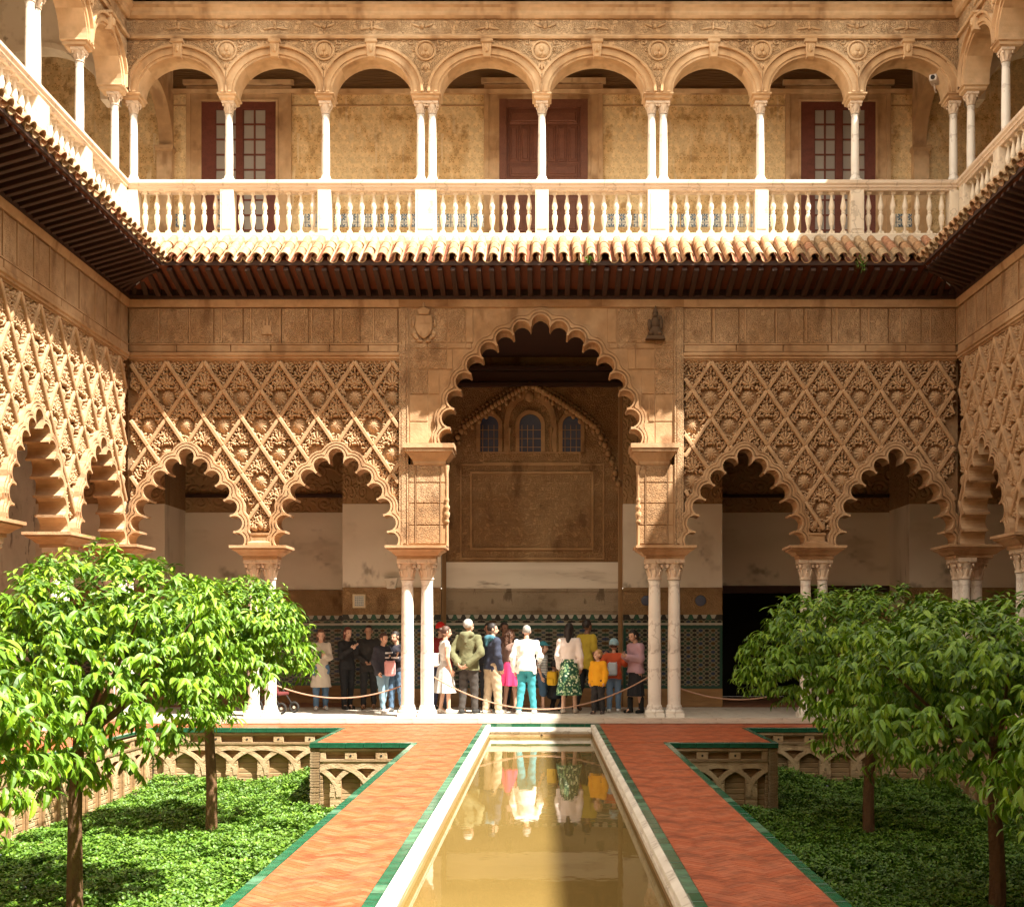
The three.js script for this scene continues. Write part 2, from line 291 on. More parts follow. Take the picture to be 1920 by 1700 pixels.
function net(parent, u0, u1, v1, uTop, arches, clipMin) {  // rhombus net of ribs with a carving in each mesh, clear of the arches and the panel edge
  const test = (u, v, d) => u > u0 + 0.005 && u < u1 - 0.005 && v < v1 && v > clipMin && arches.every((a) => a.outside(u, v, d));
  const L = Math.hypot(CW, CH), ang = Math.atan2(CH, CW), rows = 8;
  const ribFull = (t) => geo(rbox(0, L * t, -0.038, 0.038, -0.155, 0, 0.012)), cache = new Map();
  const rib = (x0, y0, sx, t0, t1) => {
    const k = Math.round((t1 - t0) * 20); if (k < 2) return;
    if (!cache.has(k)) cache.set(k, ribFull((t1 - t0) * 1.0));
    const m = new THREE.Mesh(cache.get(k), mat.stone); m.name = 'rib'; m.castShadow = m.receiveShadow = true;
    m.position.set(x0 + sx * CW * t0, y0 - CH * t0, sx > 0 ? 0 : -0.016); m.rotation.z = sx > 0 ? -ang : -PI + ang; parent.add(m);
  };
  let kk = 0;
  for (let j = -1; j < rows; j++) for (let i = -14; i <= 14; i++) {
    const x = uTop + i * 2 * CW + Math.abs(j % 2) * CW, y = v1 - 0.02 - j * CH;          // a top node and the two ribs that fall from it
    for (const sx of [1, -1]) {
      let a = -1, b = -1;
      for (let q = 0; q <= 20; q++) { const t = q / 20; if (test(x + sx * CW * t, y - CH * t, 0.13)) { if (a < 0) a = t; b = t; } else if (a >= 0) break; }
      if (a >= 0 && b > a) rib(x, y, sx, a, b);
    }
    const cy = y - CH, f = j < 0 ? topCarving : fullCarvings[kk++ % fullCarvings.length];                              // centre of the rhombus below the node
    if (x < u0 - CW || x > u1 + CW) continue;
    const ok = f.pieces.filter((p) => test(x + p.x, cy + p.y, 0.03 + p.rad * 0.72));
    if (!ok.length) continue;
    const g = ok.length === f.pieces.length ? f.g : geo(ok.map((p) => p.g));
    const m = new THREE.Mesh(g, mat.stone); m.name = 'plaster_carving'; m.castShadow = m.receiveShadow = true; m.position.set(x, cy, 0); parent.add(m); if (g !== f.g) m.userData.kind = 'stuff';
  }
}
// columns -------------------------------------------------------
const shaftGeo = new Map();
function column(parent, u, w, y0, y1, r, capH, baseH, name = 'column', m = mat.marble) {
  const key = [y1 - y0, r, capH, baseH].join();
  if (!shaftGeo.has(key)) {
    const H = y1 - y0, a = baseH, b = H - capH;
    const shaft = geo(lathe([[r * 1.16, a], [r * 1.16, a + r * 0.18], [r, a + r * 0.4], [r * 1.02, lerp(a, b, 0.33)], [r * 0.88, b - r * 0.35], [r * 0.98, b - r * 0.2], [r * 0.98, b - 0.01]], 18));
    const base = geo([molding([[r * 0.42, 0], [r * 0.42, baseH * 0.42]], r, r), lathe([[r * 1.4, baseH * 0.42], [r * 1.48, baseH * 0.55], [r * 1.4, baseH * 0.68], [r * 1.2, baseH * 0.74], [r * 1.28, baseH * 0.86], [r * 1.16, baseH]], 18)]);
    const cl = [lathe([[r * 1.02, b], [r * 1.12, b + capH * 0.06], [r * 0.98, b + capH * 0.12], [r * 1.02, b + capH * 0.4], [r * 1.34, b + capH * 0.78], [r * 1.2, b + capH * 0.8]], 16), molding([[r * 0.42, b + capH * 0.78], [r * 0.5, b + capH * 0.82], [r * 0.5, b + capH]], r, r)];
    for (let k = 0; k < 8; k++) { const t = k * PI / 4; cl.push(new THREE.SphereGeometry(1, 6, 5).scale(r * 0.26, capH * 0.2, r * 0.14).rotateX(0.25).translate(0, b + capH * 0.3, r * 1.08).rotateY(t), new THREE.SphereGeometry(1, 6, 4).scale(r * 0.2, capH * 0.07, r * 0.16).translate(0, b + capH * 0.45, r * 1.22).rotateY(t)); }
    for (let k = 0; k < 4; k++) { const t = PI / 4 + k * PI / 2; cl.push(new THREE.CylinderGeometry(r * 0.3, r * 0.3, r * 0.3, 9).rotateX(PI / 2).rotateZ(PI / 2).translate(0, b + capH * 0.66, r * 1.62).rotateY(t)); cl.push(ball(0, b + capH * 0.84, r * 1.42, r * 0.22).rotateY(k * PI / 2)); }
    shaftGeo.set(key, [shaft, base, geo(cl)]);
  }
  const [s, b, c] = shaftGeo.get(key), o = M(name, s, m, parent); o.position.set(u, y0, w);
  M('base', b, m, o); M('capital', c, mat.marbleWarm, o);
  return o;
}
const impostProf = (y, h) => [[-0.05, y], [-0.05, y + h * 0.22], [0, y + h * 0.3], [0.05, y + h * 0.5], [0.13, y + h * 0.68], [0.13, y + h * 0.78], [0.17, y + h * 0.8], [0.17, y + h]];
const SPRING = 3.46;
function columnPair(wing, u, r, gap, hx) {
  for (const s of [-1, 1]) column(wing, u + s * gap, -0.22, 0.0, 3.2, r, 0.42, 0.2);
  M('impost', molding(impostProf(3.2, SPRING - 3.2), hx, 0.26, u, -0.22), mat.stone, wing);
}
// eaves ---------------------------------------------------------
const halfRing = (ro, ri, len, flip, taper = 1) => {
  const p = []; for (let k = 0; k <= 8; k++) { const a = PI * k / 8; p.push([Math.cos(a) * ro, Math.sin(a) * ro]); } for (let k = 8; k >= 0; k--) { const a = PI * k / 8; p.push([Math.cos(a) * ri, Math.sin(a) * ri]); }
  const g = extr(p, 0, len); const q = g.attributes.position; for (let i = 0; i < q.count; i++) { const t = lerp(taper, 1, q.getZ(i) / len); q.setX(i, q.getX(i) * t); q.setY(i, q.getY(i) * t * (flip ? -1 : 1)); }
  if (flip) { const a = q.array, n = g.attributes.normal; for (let i = 0; i < q.count; i += 3) for (let k = 0; k < 3; k++) { const t = a[(i + 1) * 3 + k]; a[(i + 1) * 3 + k] = a[(i + 2) * 3 + k]; a[(i + 2) * 3 + k] = t; } g.computeVertexNormals(); }
  return g;
};
const TS = Math.atan2(0.66, 0.98), TL = Math.hypot(0.66, 0.98);
const coverGeo = [0, 1].map(() => geo(halfRing(0.098, 0.08, 0.46, false, 0.82).rotateX(TS))), channelGeo = geo(halfRing(0.105, 0.09, TL + 0.02, true, 0.95).rotateX(TS));
function eave(wing, u0, u1, corner0, corner1) {          // lower tiled eave on rising wooden brackets
  const lim = (u) => Math.min(corner0 ? u - u0 : 9, corner1 ? u1 - u : 9);      // how far out this rafter can reach before it meets the other eave
  const beam = M('eave', [strip([[-0.3, 8.42], [0.05, 8.42], [0.06, 8.5], [0.03, 8.52], [0.03, 8.62], [-0.3, 8.62]], u0, u1)], mat.wood, wing);
  const cut0 = corner0 ? 0.99 : 0, cut1 = corner1 ? 0.99 : 0;
  {                                                                          // boarded underside and deck, mitred at the corners
    const q = (z, y) => [[u0 + (corner0 ? Math.max(0, z) : 0), y, z], [u1 - (corner1 ? Math.max(0, z) : 0), y, z]];
    const sheet = (lines) => { const pos = []; for (let i = 0; i + 1 < lines.length; i++) { const [a, b] = lines[i], [c, d] = lines[i + 1]; pos.push(...a, ...b, ...d, ...a, ...d, ...c); } const g = new THREE.BufferGeometry(); g.setAttribute('position', new THREE.Float32BufferAttribute(pos, 3)); g.computeVertexNormals(); return g; };
    M('soffit', [sheet([q(-0.05, 8.605), q(0.99, 8.86), q(0.99, 8.9), q(0.02, 9.56), q(-0.05, 9.56)])], mat.woodRed, beam);
    M('fascia', [strip([[0.96, 8.82], [0.995, 8.825], [0.995, 8.9], [0.96, 8.9]], u0 + cut0, u1 - cut1)], mat.wood, beam);
  }
  const a = Math.atan2(0.25, 0.98);
  const raft = geo(extr([[0, 0], [0.99, 0.03], [0.99, 0.09], [0.93, 0.13], [0, 0.13]], -0.05, 0.05, 0.008).rotateY(-PI / 2).rotateX(-a));
  const n = Math.round((u1 - u0) / 0.25);
  for (let i = 0; i < n; i++) {
    const u = u0 + (i + 0.5) * (u1 - u0) / n, l = lim(u); if (l < 0.12) continue;
    const m = new THREE.Mesh(raft, mat.wood); m.name = 'rafter'; m.castShadow = m.receiveShadow = true; m.position.set(u + rr(-0.01, 0.01), 8.455 + rr(-0.008, 0.008), 0.012); m.scale.z = Math.min(1, l / 0.99); beam.add(m);
  }
  const k = Math.round((u1 - u0) / 0.268);
  for (let i = 0; i < k; i++) {
    const u = u0 + (i + 0.5) * (u1 - u0) / k;
    const put = (g, uu, s, dy, nm) => {
      const z = 0.06 + s * Math.cos(TS), l = lim(uu); if (l < z + 0.2) return;
      const m = new THREE.Mesh(g, tileMats[Math.floor(R() * tileMats.length)]); m.name = 'roof_tile'; m.castShadow = m.receiveShadow = true;
      m.position.set(uu + rr(-0.008, 0.008), 9.575 - s * Math.sin(TS) + dy + rr(-0.006, 0.006), z); m.rotation.y = rr(-0.03, 0.03); wing.roof.add(m);
    };
    for (let j = 0; j < 3; j++) put(coverGeo[0], u, j * 0.37 + rr(-0.015, 0.015), 0.045 + 0.004 * j, 'cover');
    const uc = u + 0.134; if (lim(uc) > 1.0) put(channelGeo, uc, 0, 0.045, 'channel'); else if (lim(uc) > 0.3) { const m = new THREE.Mesh(channelGeo, tileMats[i % 5]); m.name = 'roof_tile'; m.scale.z = 0.3; m.scale.y = 0.3; m.position.set(uc, 9.6, 0.06); wing.roof.add(m); }
  }
}
// upper gallery -------------------------------------------------
const RAIL = 10.84, FLOOR2 = 9.6, CAP = 12.61;
const balusterGeo = geo([lathe([[0.028, 0.07], [0.036, 0.1], [0.024, 0.13], [0.05, 0.26], [0.06, 0.34], [0.055, 0.4], [0.03, 0.435], [0.042, 0.45], [0.042, 0.475], [0.03, 0.49], [0.058, 0.55], [0.056, 0.6], [0.03, 0.74], [0.02, 0.8], [0.036, 0.82], [0.036, 0.84]], 12), box(0.105, 0.075, 0.105, 0, 0.037, 0), molding([[0, 0.83], [0.01, 0.87]], 0.045, 0.045)]);
function balustrade(wing, cols, u0, u1) {
  const bal = M('balustrade', [strip([[-0.33, FLOOR2], [0.02, FLOOR2], [0.02, 9.74], [-0.01, 9.77], [-0.33, 9.77]], u0, u1)], mat.marbleBal, wing);
  M('handrail', [strip([[-0.29, 10.64], [-0.035, 10.64], [-0.02, 10.69], [0.0, 10.7], [0.0, 10.73], [0.03, 10.77], [0.03, RAIL - 0.015], [0.015, RAIL], [-0.32, RAIL], [-0.32, 10.73]], u0, u1)], mat.marbleWarm, bal);
  const sorted = cols.slice().sort((a, b) => a.u - b.u);
  for (const c of sorted) { const hw = c.dbl ? 0.215 : 0.135; M('pedestal', [rbox(c.u - hw, c.u + hw, 9.768, 10.642, -0.28, -0.006, 0.008), rbox(c.u - hw * 0.72, c.u + hw * 0.72, 9.85, 10.58, -0.02, 0.004, 0.004)], mat.marbleBal, bal); }
  for (let i = 0; i + 1 < sorted.length; i++) {
    const a = sorted[i].u + (sorted[i].dbl ? 0.215 : 0.135), b = sorted[i + 1].u - (sorted[i + 1].dbl ? 0.215 : 0.135), n = Math.max(1, Math.round((b - a) / 0.253));
    for (let k = 0; k < n; k++) { const m = new THREE.Mesh(balusterGeo, mat.marbleBal); m.name = 'baluster'; m.castShadow = m.receiveShadow = true; m.position.set(a + (b - a) * (k + 0.5) / n, 9.769, -0.15); m.rotation.y = rr(-0.1, 0.1); bal.add(m); }
  }
}
function upperArcade(wing, cols, u0, u1, opts = {}) {
  const D0 = -0.5, B = 0.71, TOP = 14.42, bays = [];
  const s = cols.slice().sort((a, b) => a.u - b.u);
  for (let i = 0; i + 1 < s.length; i++) { const l = s[i].u + (s[i].dbl ? 0.29 : 0.16), r = s[i + 1].u - (s[i + 1].dbl ? 0.29 : 0.16); bays.push({ c: (l + r) / 2, a: (r - l) / 2, l: s[i].u, r: s[i + 1].u }); }
  const ell = (b, d, n = 22) => { const q = []; for (let k = 0; k <= n; k++) { const t = PI * (1 - k / n); q.push([clamp(b.c + Math.cos(t) * (b.a + d), b.l + 0.016 - d * 0.045, b.r - 0.016 + d * 0.045), CAP + Math.sin(t) * (B + d * 0.95)]); } return q; };
  const pts = [[u0, CAP]]; for (const b of bays) pts.push(...ell(b, 0.02)); pts.push([u1, CAP], [u1, TOP], [u0, TOP]);
  const wall = M('arcade_wall', [extr(pts, D0, -0.03)], mat.grotesque, wing);
  for (const b of bays) {
    const e0 = ell(b, 0), e1 = ell(b, 0.05), e2 = ell(b, 0.12), e3 = ell(b, 0.2), e4 = ell(b, 0.25), ring = (o, i, z0, z1) => extr([...o, ...[...i].reverse()], z0, z1);
    const arch = M('arch', [ring(e1, e0, D0 - 0.01, 0.0), ring(e2, e1, -0.1, 0.03), ring(e3, e2, -0.1, 0.008), ring(e4, e3, -0.1, 0.07)], mat.renaissance, wall);
    const k = CAP + B;
    M('keystone', [extr([[b.c - 0.075, k - 0.04], [b.c + 0.075, k - 0.04], [b.c + 0.1, k + 0.3], [b.c - 0.1, k + 0.3]], -0.05, 0.1, 0.012), ball(b.c, k + 0.13, 0.1, 0.05, 0.09, 0.05), molding([[0, k + 0.24], [0.02, k + 0.26], [0.02, k + 0.31]], 0.1, 0.06, b.c, 0.05)], mat.renaissance, arch);
  }
  s.forEach((c, i) => {
    if (c.hidden) return;
    const us = c.dbl ? [c.u - 0.12, c.u + 0.12] : [c.u];
    for (const u of us) column(wing, u, -0.2, RAIL, CAP - 0.13, 0.082, 0.24, 0.12);
    M('impost', molding([[-0.04, CAP - 0.13], [0, CAP - 0.1], [0, CAP - 0.05], [0.035, CAP - 0.03], [0.035, CAP]], c.dbl ? 0.27 : 0.16, 0.22, c.u, -0.24), mat.renaissance, wing);
    if (c.corner) return;
    const y = 13.46, g = [new THREE.TorusGeometry(0.19, 0.024, 6, 24).translate(c.u, y, -0.02), ball(c.u, y, -0.03, 0.15, 0.15, 0.05, 14, 8), ball(c.u, y + 0.03, 0.02, 0.05, 0.07, 0.04), ball(c.u - 0.04, y - 0.07, 0.01, 0.05, 0.05, 0.03), ball(c.u + 0.05, y - 0.07, 0.01, 0.045, 0.05, 0.03)];
    for (const q of [-1, 1]) for (const [dx, dy, sz] of [[0.3, 0.17, 0.08], [0.45, 0.22, 0.055], [0.24, 0.02, 0.05]]) {
      const p = []; for (let t = 0; t <= 1.001; t += 0.1) { const an = t * 8 + 0.5, rad = sz * (1 - 0.75 * t); p.push([c.u + q * (dx + Math.cos(an) * rad), y + dy + Math.sin(an) * rad, -0.015]); } g.push(tube(p, 0.013, 14, 4));
    }
    for (const q of [-1, 0, 1]) g.push(blade(0.15, 0.03, 0.03, c.u + q * 0.03, y - 0.25, -0.02, PI + q * 0.35));
    M('medallion', g, mat.renaissance, wall);
  });
  M('cornice', [strip([[-0.05, 13.68], [0.03, 13.68], [0.05, 13.72], [0.02, 13.76], [0.0, 13.78], [-0.05, 13.78]], u0, u1), strip([[-0.05, 14.09], [0.02, 14.09], [0.06, 14.13], [0.08, 14.17], [0.08, 14.21], [0.12, 14.26], [0.16, 14.3], [0.16, 14.36], [-0.05, 14.36]], u0, u1)], mat.renaissance, wall);
  for (const b of bays) for (const t of [0, 0.5]) {                                // frieze reliefs: small winged heads and tablets
    const u = b.c + t * (b.r - b.l); if (u > u1 - 0.3) continue;
    M('frieze_relief', t ? [ball(u, 13.95, -0.02, 0.045, 0.055, 0.05), blade(0.2, 0.03, 0.025, u - 0.04, 13.93, -0.02, 1.2), blade(0.2, 0.03, 0.025, u + 0.04, 13.93, -0.02, -1.2)] : [blade(0.26, 0.03, 0.025, u, 13.93, -0.02, 1.75), blade(0.26, 0.03, 0.025, u, 13.93, -0.02, -1.75), ball(u, 13.92, -0.02, 0.04, 0.05, 0.04), blade(0.12, 0.03, 0.03, u, 13.93, -0.02, 0)], mat.renaissance, wall);
  }
  // top eave
  const eaveTop = M('upper_eave', [extr([[-0.5, 14.42], [0.05, 14.42], [0.74, 14.52], [0.74, 14.6], [-4.4, 16.4], [-4.4, 16.2], [-0.5, 14.72]].map(([w, v]) => [-w, v]), u0 - (opts.ext0 || 0), u1 + (opts.ext1 || 0)).rotateY(PI / 2)], mat.wood, wing);
  const raft = geo(rbox(-0.045, 0.045, -0.06, 0.02, 0, 0.72, 0.01).rotateX(-0.14)), n = Math.floor((u1 - u0) / 0.3);
  for (let i = 0; i < n; i++) { const m = new THREE.Mesh(raft, mat.wood); m.name = 'rafter'; m.position.set(u0 + 0.15 + i * 0.3, 14.42, 0.02); eaveTop.add(m); }
  return wall;
}
// ---------------------------------------------------------------- the palace round the court
const XL = -8.39, XR = 8.34;
function wingGroup(label, pos, turn) { const w = thing('palace_wing', label, 'palace wing', pos, turn); return w; }
const north = wingGroup('palace wing facing the camera beyond the pool, with the tall scalloped central arch', [0, 0, 0], 0);
const west = wingGroup('sunlit palace wing along the left side, its scalloped arches behind the bright orange trees', [XL, 0, 0], PI / 2);
const east = wingGroup('shaded palace wing along the right side, its dark eave cutting into the upper right corner', [XR, 0, 0], -PI / 2);

// ---- north wing, lower storey
const aL1 = lobeArch(-7.21, SPRING, 1.02, 1.8, 6, 0.455, 0.38), aL2 = lobeArch(-4.19, SPRING, 1.1, 1.8, 6, 0.455, 0.38);
const aR1 = lobeArch(4.05, SPRING, 1.06, 1.8, 6, 0.455, 0.38), aR2 = lobeArch(7.09, SPRING, 1.06, 1.8, 6, 0.455, 0.38);
const smallMould = [[0.035, 0.045], [0.06, 0.0], [0.095, 0.035], [0.12, 0.0], [0.15, 0.02]];
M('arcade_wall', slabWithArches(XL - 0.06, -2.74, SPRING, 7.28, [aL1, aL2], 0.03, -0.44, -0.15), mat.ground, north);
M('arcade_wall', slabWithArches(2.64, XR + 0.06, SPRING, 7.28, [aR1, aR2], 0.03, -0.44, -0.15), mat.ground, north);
for (const a of [aL1, aL2, aR1, aR2]) archMould(north, a, -0.45, smallMould, mat.stone);
net(north, XL + 0.02, -2.93, 7.2, -7.63, [aL1, aL2], SPRING + 0.3);
net(north, 2.83, XR - 0.02, 7.2, 3.38, [aR1, aR2], SPRING + 0.3);
for (const u of [-5.74, 5.49]) M('corbel', [molding([[0.06, SPRING], [0.06, SPRING + 0.06], [0, SPRING + 0.1], [0, SPRING + 0.2], [0.02, SPRING + 0.22], [0.02, SPRING + 0.26]], 0.17, 0.15, u, -0.14), ball(u, SPRING + 0.42, -0.1, 0.07, 0.1, 0.09), ball(u - 0.1, SPRING + 0.36, -0.1, 0.05, 0.06, 0.07), ball(u + 0.1, SPRING + 0.36, -0.1, 0.05, 0.06, 0.07), ball(u, SPRING + 0.58, -0.1, 0.05, 0.08, 0.07)], mat.stone, north);
// border mouldings round the two nets
for (const [a, b] of [[XL, -2.93], [2.82, XR]]) {
  M('border', [strip([[-0.2, 7.2], [-0.04, 7.2], [-0.03, 7.23], [0, 7.24], [0, 7.28], [0.03, 7.3], [0.03, 7.36], [-0.2, 7.36]], a, b), strip([[-0.2, 7.14], [-0.09, 7.14], [-0.09, 7.17], [-0.07, 7.2], [-0.2, 7.2]], a, b)], mat.stone, north);
}
// frieze of carved slabs under the eave
{
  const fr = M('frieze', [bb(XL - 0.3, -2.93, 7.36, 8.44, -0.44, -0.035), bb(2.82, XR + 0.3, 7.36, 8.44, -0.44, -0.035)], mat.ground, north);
  for (const [a, b] of [[XL, -2.93], [2.82, XR]]) {
    for (const [y0, y1, wide] of [[7.375, 7.515, 1.0], [7.545, 8.25, 0.62]]) {
      let x = a + 0.01; while (x < b - 0.05) { let w = wide * rr(0.75, 1.25); if (b - x - w < 0.3) w = b - x - 0.01; M('panel', rbox(x, x + w - 0.014, y0, y1, -0.05, rr(-0.006, 0.003), 0.01), wide > 0.7 ? mat.stone : mat.carved, fr); x += w; }
      if (wide < 0.7) { let k = a + 0.6; while (k < b - 0.2) { M('fillet', rbox(k, k + 0.035, 7.55, 8.25, -0.01, 0.018, 0.006), mat.stone, fr); k += rr(0.55, 0.7); } }
    }
    M('fillet', [strip([[-0.05, 7.517], [0.012, 7.517], [0.012, 7.543], [-0.05, 7.543]], a, b), strip([[-0.05, 8.27], [0.02, 8.27], [0.05, 8.4], [0.05, 8.418], [-0.05, 8.418]], a, b)], mat.stone, fr);
  }
  M('castle_relief', [bb(-5.68, -5.48, 7.72, 7.76, -0.01, 0.03), bb(-5.66, -5.5, 7.76, 7.9, -0.01, 0.03), bb(-5.67, -5.63, 7.9, 8.0, -0.01, 0.03), bb(-5.6, -5.56, 7.9, 8.06, -0.01, 0.03), bb(-5.53, -5.49, 7.9, 8.0, -0.01, 0.03)], mat.stone, fr);
}
// ---- the tall central arch and its piers
const CA = lobeArch(-0.07, 5.5, 1.87, 2.43, 8, 0.452, 0.2);
{
  const m = M('central_arch_wall', slabWithArches(-2.93, 2.82, 5.5, 8.44, [CA], 0.03, -0.48, -0.01), mat.stone, north);
  archMould(m, CA, -0.5, [[0.03, 0.09], [0.055, 0.04], [0.1, 0.075], [0.12, 0.03], [0.15, 0.05]], mat.stone);
  const clear = (x0, x1, y0, y1) => [[x0, y0], [x1, y0], [x0, y1], [x1, y1], [(x0 + x1) / 2, y0], [x0, (y0 + y1) / 2], [x1, (y0 + y1) / 2]].every(([x, y]) => CA.outside(x, y, 0.17));
  for (const [y0, y1] of [[5.53, 5.95], [5.97, 6.5], [6.52, 7.0], [7.02, 7.42], [7.44, 7.54], [7.56, 8.25]]) {         // facing slabs beside and above the arch
    for (const [a, b] of [[-2.72, -0.07], [-0.07, 2.62]]) {
      const left = a < -1, N = 7, w = (b - a) / N;
      for (let i = 0; i < N; i++) {
        const x0 = a + i * w + 0.008, x1 = x0 + w - 0.016;
        if (clear(x0, x1, y0, y1)) { M('slab', rbox(x0, x1, y0, y1, -0.03, rr(0.002, 0.012), 0.008), y0 > 7.5 || (i + Math.round(y0 * 7)) % 3 ? mat.carved : mat.stone, m); }
        else { let f = 0.9; while (f > 0.25) { const q0 = left ? x0 : x1 - (x1 - x0) * f, q1 = left ? x0 + (x1 - x0) * f : x1; if (clear(q0, q1, y0, y1)) { M('slab', rbox(q0, q1, y0, y1, -0.03, rr(0.002, 0.012), 0.008), mat.stone, m); break; } f -= 0.1; } }
      }
    }
  }
  M('fillet', strip([[-0.05, 8.27], [0.03, 8.27], [0.05, 8.4], [0.05, 8.418], [-0.05, 8.418]], -2.93, 2.82), mat.stone, m);
  for (const [a, b] of [[-2.93, -2.74], [2.63, 2.82]]) M('border', [rbox(a, b, SPRING, 8.26, -0.44, 0.02, 0.01), rbox(a + 0.05, b - 0.05, SPRING + 0.04, 8.2, 0.0, 0.034, 0.008), rbox(a < 0 ? b - 0.03 : a - 0.0, a < 0 ? b : a + 0.03, SPRING + 0.02, 8.22, 0, 0.045, 0.006)], mat.carved, m);
  // coat of arms (left) and a carved armed figure (right) set in the slabs
  const sh = new THREE.Shape(); sh.moveTo(-0.17, 0.2); sh.lineTo(0.17, 0.2); sh.lineTo(0.17, -0.02); sh.quadraticCurveTo(0.16, -0.2, 0, -0.27); sh.quadraticCurveTo(-0.16, -0.2, -0.17, -0.02);
  M('coat_of_arms', [extr(sh, 0, 0.05, 0.014).translate(-2.42, 7.9, 0.01), extr([[-0.1, 0.2], [0.1, 0.2], [0.13, 0.3], [0, 0.36], [-0.13, 0.3]], 0, 0.06, 0.012).translate(-2.42, 7.91, 0.012), ball(-2.42, 8.3, 0.04, 0.03, 0.07, 0.03), ...[-1, 1].flatMap((s) => [blade(0.16, 0.05, 0.03, -2.42 + s * 0.1, 7.62, 0.02, -s * 0.9), blade(0.12, 0.04, 0.03, -2.42 + s * 0.03, 7.58, 0.02, -s * 1.4), ball(-2.42 + s * 0.2, 7.74, 0.02, 0.05, 0.06, 0.03), ball(-2.42 + s * 0.22, 7.95, 0.02, 0.03, 0.09, 0.03)]), bb(-2.425, -2.415, 7.68, 8.06, 0.05, 0.07), bb(-2.56, -2.28, 7.93, 7.94, 0.05, 0.07)], mat.stone, m);
  M('carved_figure', [extr([[-0.2, -0.28], [0.2, -0.28], [0.17, -0.2], [-0.17, -0.2]], 0, 0.14, 0.01).translate(2.24, 7.88, 0), ball(2.24, 7.76, 0.06, 0.14, 0.13, 0.09), ball(2.24, 7.94, 0.06, 0.1, 0.13, 0.08), ball(2.24, 8.1, 0.07, 0.055, 0.065, 0.06), extr([[-0.06, 0], [0.06, 0], [0.03, 0.09], [0.0, 0.16], [-0.03, 0.09]], 0, 0.06, 0.01).translate(2.24, 8.13, 0.03), ball(2.12, 7.9, 0.08, 0.04, 0.12, 0.05), ball(2.36, 7.92, 0.08, 0.04, 0.12, 0.05), ball(2.33, 8.04, 0.08, 0.05), ball(2.15, 7.72, 0.1, 0.06, 0.05, 0.07), ball(2.33, 7.72, 0.1, 0.06, 0.05, 0.07)], std({ color: [0.16, 0.11, 0.075], map: stoneMap }), m);
}
for (const s of [-1, 1]) {                                                      // piers, mirrored
  const p0 = s < 0 ? -2.74 : 1.9, p1 = s < 0 ? -1.96 : 2.63, out = s < 0 ? p0 : p1, inn = s < 0 ? p1 : p0, mid = (p0 + p1) / 2;
  const pier = M('pier', [bb(p0, p1, SPRING, 5.1, -0.47, 0.0)], mat.stone, north);
  for (const [y0, y1] of [[3.5, 3.86], [3.88, 4.3], [4.32, 4.72], [4.74, 5.08]]) {
    M('slab', rbox(p0 + 0.16, p1 - 0.14, y0, y1, -0.02, 0.02 + rr(0, 0.006), 0.01), mat.carved, pier);
    M('slab', rbox(p0 + 0.012, p0 + 0.145, y0, y1, -0.02, 0.014, 0.008), mat.carved, pier); M('slab', rbox(p1 - 0.125, p1 - 0.02, y0, y1, -0.02, 0.014, 0.008), mat.stone, pier);
  }
  for (const x of [p0 + 0.146, p1 - 0.138]) M('fillet', bb(x, x + 0.013, 3.5, 5.08, 0, 0.034), mat.stone, pier);
  M('cornice', [molding([[0.0, 5.08], [0.02, 5.12], [0.02, 5.16], [0.05, 5.2], [0.14, 5.32], [0.17, 5.34], [0.17, 5.39], [0.2, 5.41], [0.2, 5.5]], (p1 - p0) / 2 - 0.02 - 0.06, 0.25, mid - s * 0.0 + (s < 0 ? 0.04 : -0.04), -0.22), ...Array.from({ length: 22 }, (_, i) => bb(p0 + 0.0 + i * 0.035, p0 + 0.018 + i * 0.035, 5.345, 5.385, 0.15, 0.21))], mat.stone, pier);
  M('spindle', [lathe([[0.02, 3.9], [0.05, 3.92], [0.05, 3.97], [0.025, 4.0], [0.06, 4.05], [0.065, 4.12], [0.03, 4.17], [0.06, 4.2], [0.06, 4.26], [0.025, 4.3], [0.045, 4.36], [0.045, 4.4], [0.02, 4.45], [0.03, 4.6], [0.012, 4.72]], 10).translate(inn, 0, 0.01), lathe([[0.014, 4.5], [0.03, 4.9], [0.05, 5.02], [0.05, 5.08]], 8).translate(inn, 0, 0.01), lathe([[0.03, SPRING], [0.02, 3.9]], 8).translate(inn, 0, 0.01)], mat.stone, pier);
  columnPair(north, s < 0 ? -2.58 : 2.45, 0.132, 0.2, 0.44);
}
for (const u of [-5.74, 5.5]) columnPair(north, u, 0.115, 0.172, 0.4);
for (const s of [-1, 1]) {
  const x = s < 0 ? XL - 0.08 : XR + 0.09;
  for (const [dx, z] of [[0, -0.22], [s * 0.38, -0.22], [0, 0.18]]) column(north, x + dx, z, 0, 3.2, 0.12, 0.42, 0.2);
  M('impost', molding(impostProf(3.2, SPRING - 3.2), 0.42, 0.4, x + s * 0.16, -0.05), mat.stone, north);
}
// roof bed that carries the tiles
for (const [w, a, b] of [[north, XL, XR], [west, -9.6, 0], [east, 0, 9.6]]) { w.roof = M('roof', strip([[-0.1, 9.5], [0.1, 9.5], [0.1, 9.585], [0.03, 9.597], [-0.1, 9.597]], a, b), mat.stone, w); }
eave(north, XL, XR, true, true);
eave(west, -9.6, 0, false, true);
eave(east, 0, 9.6, true, false);

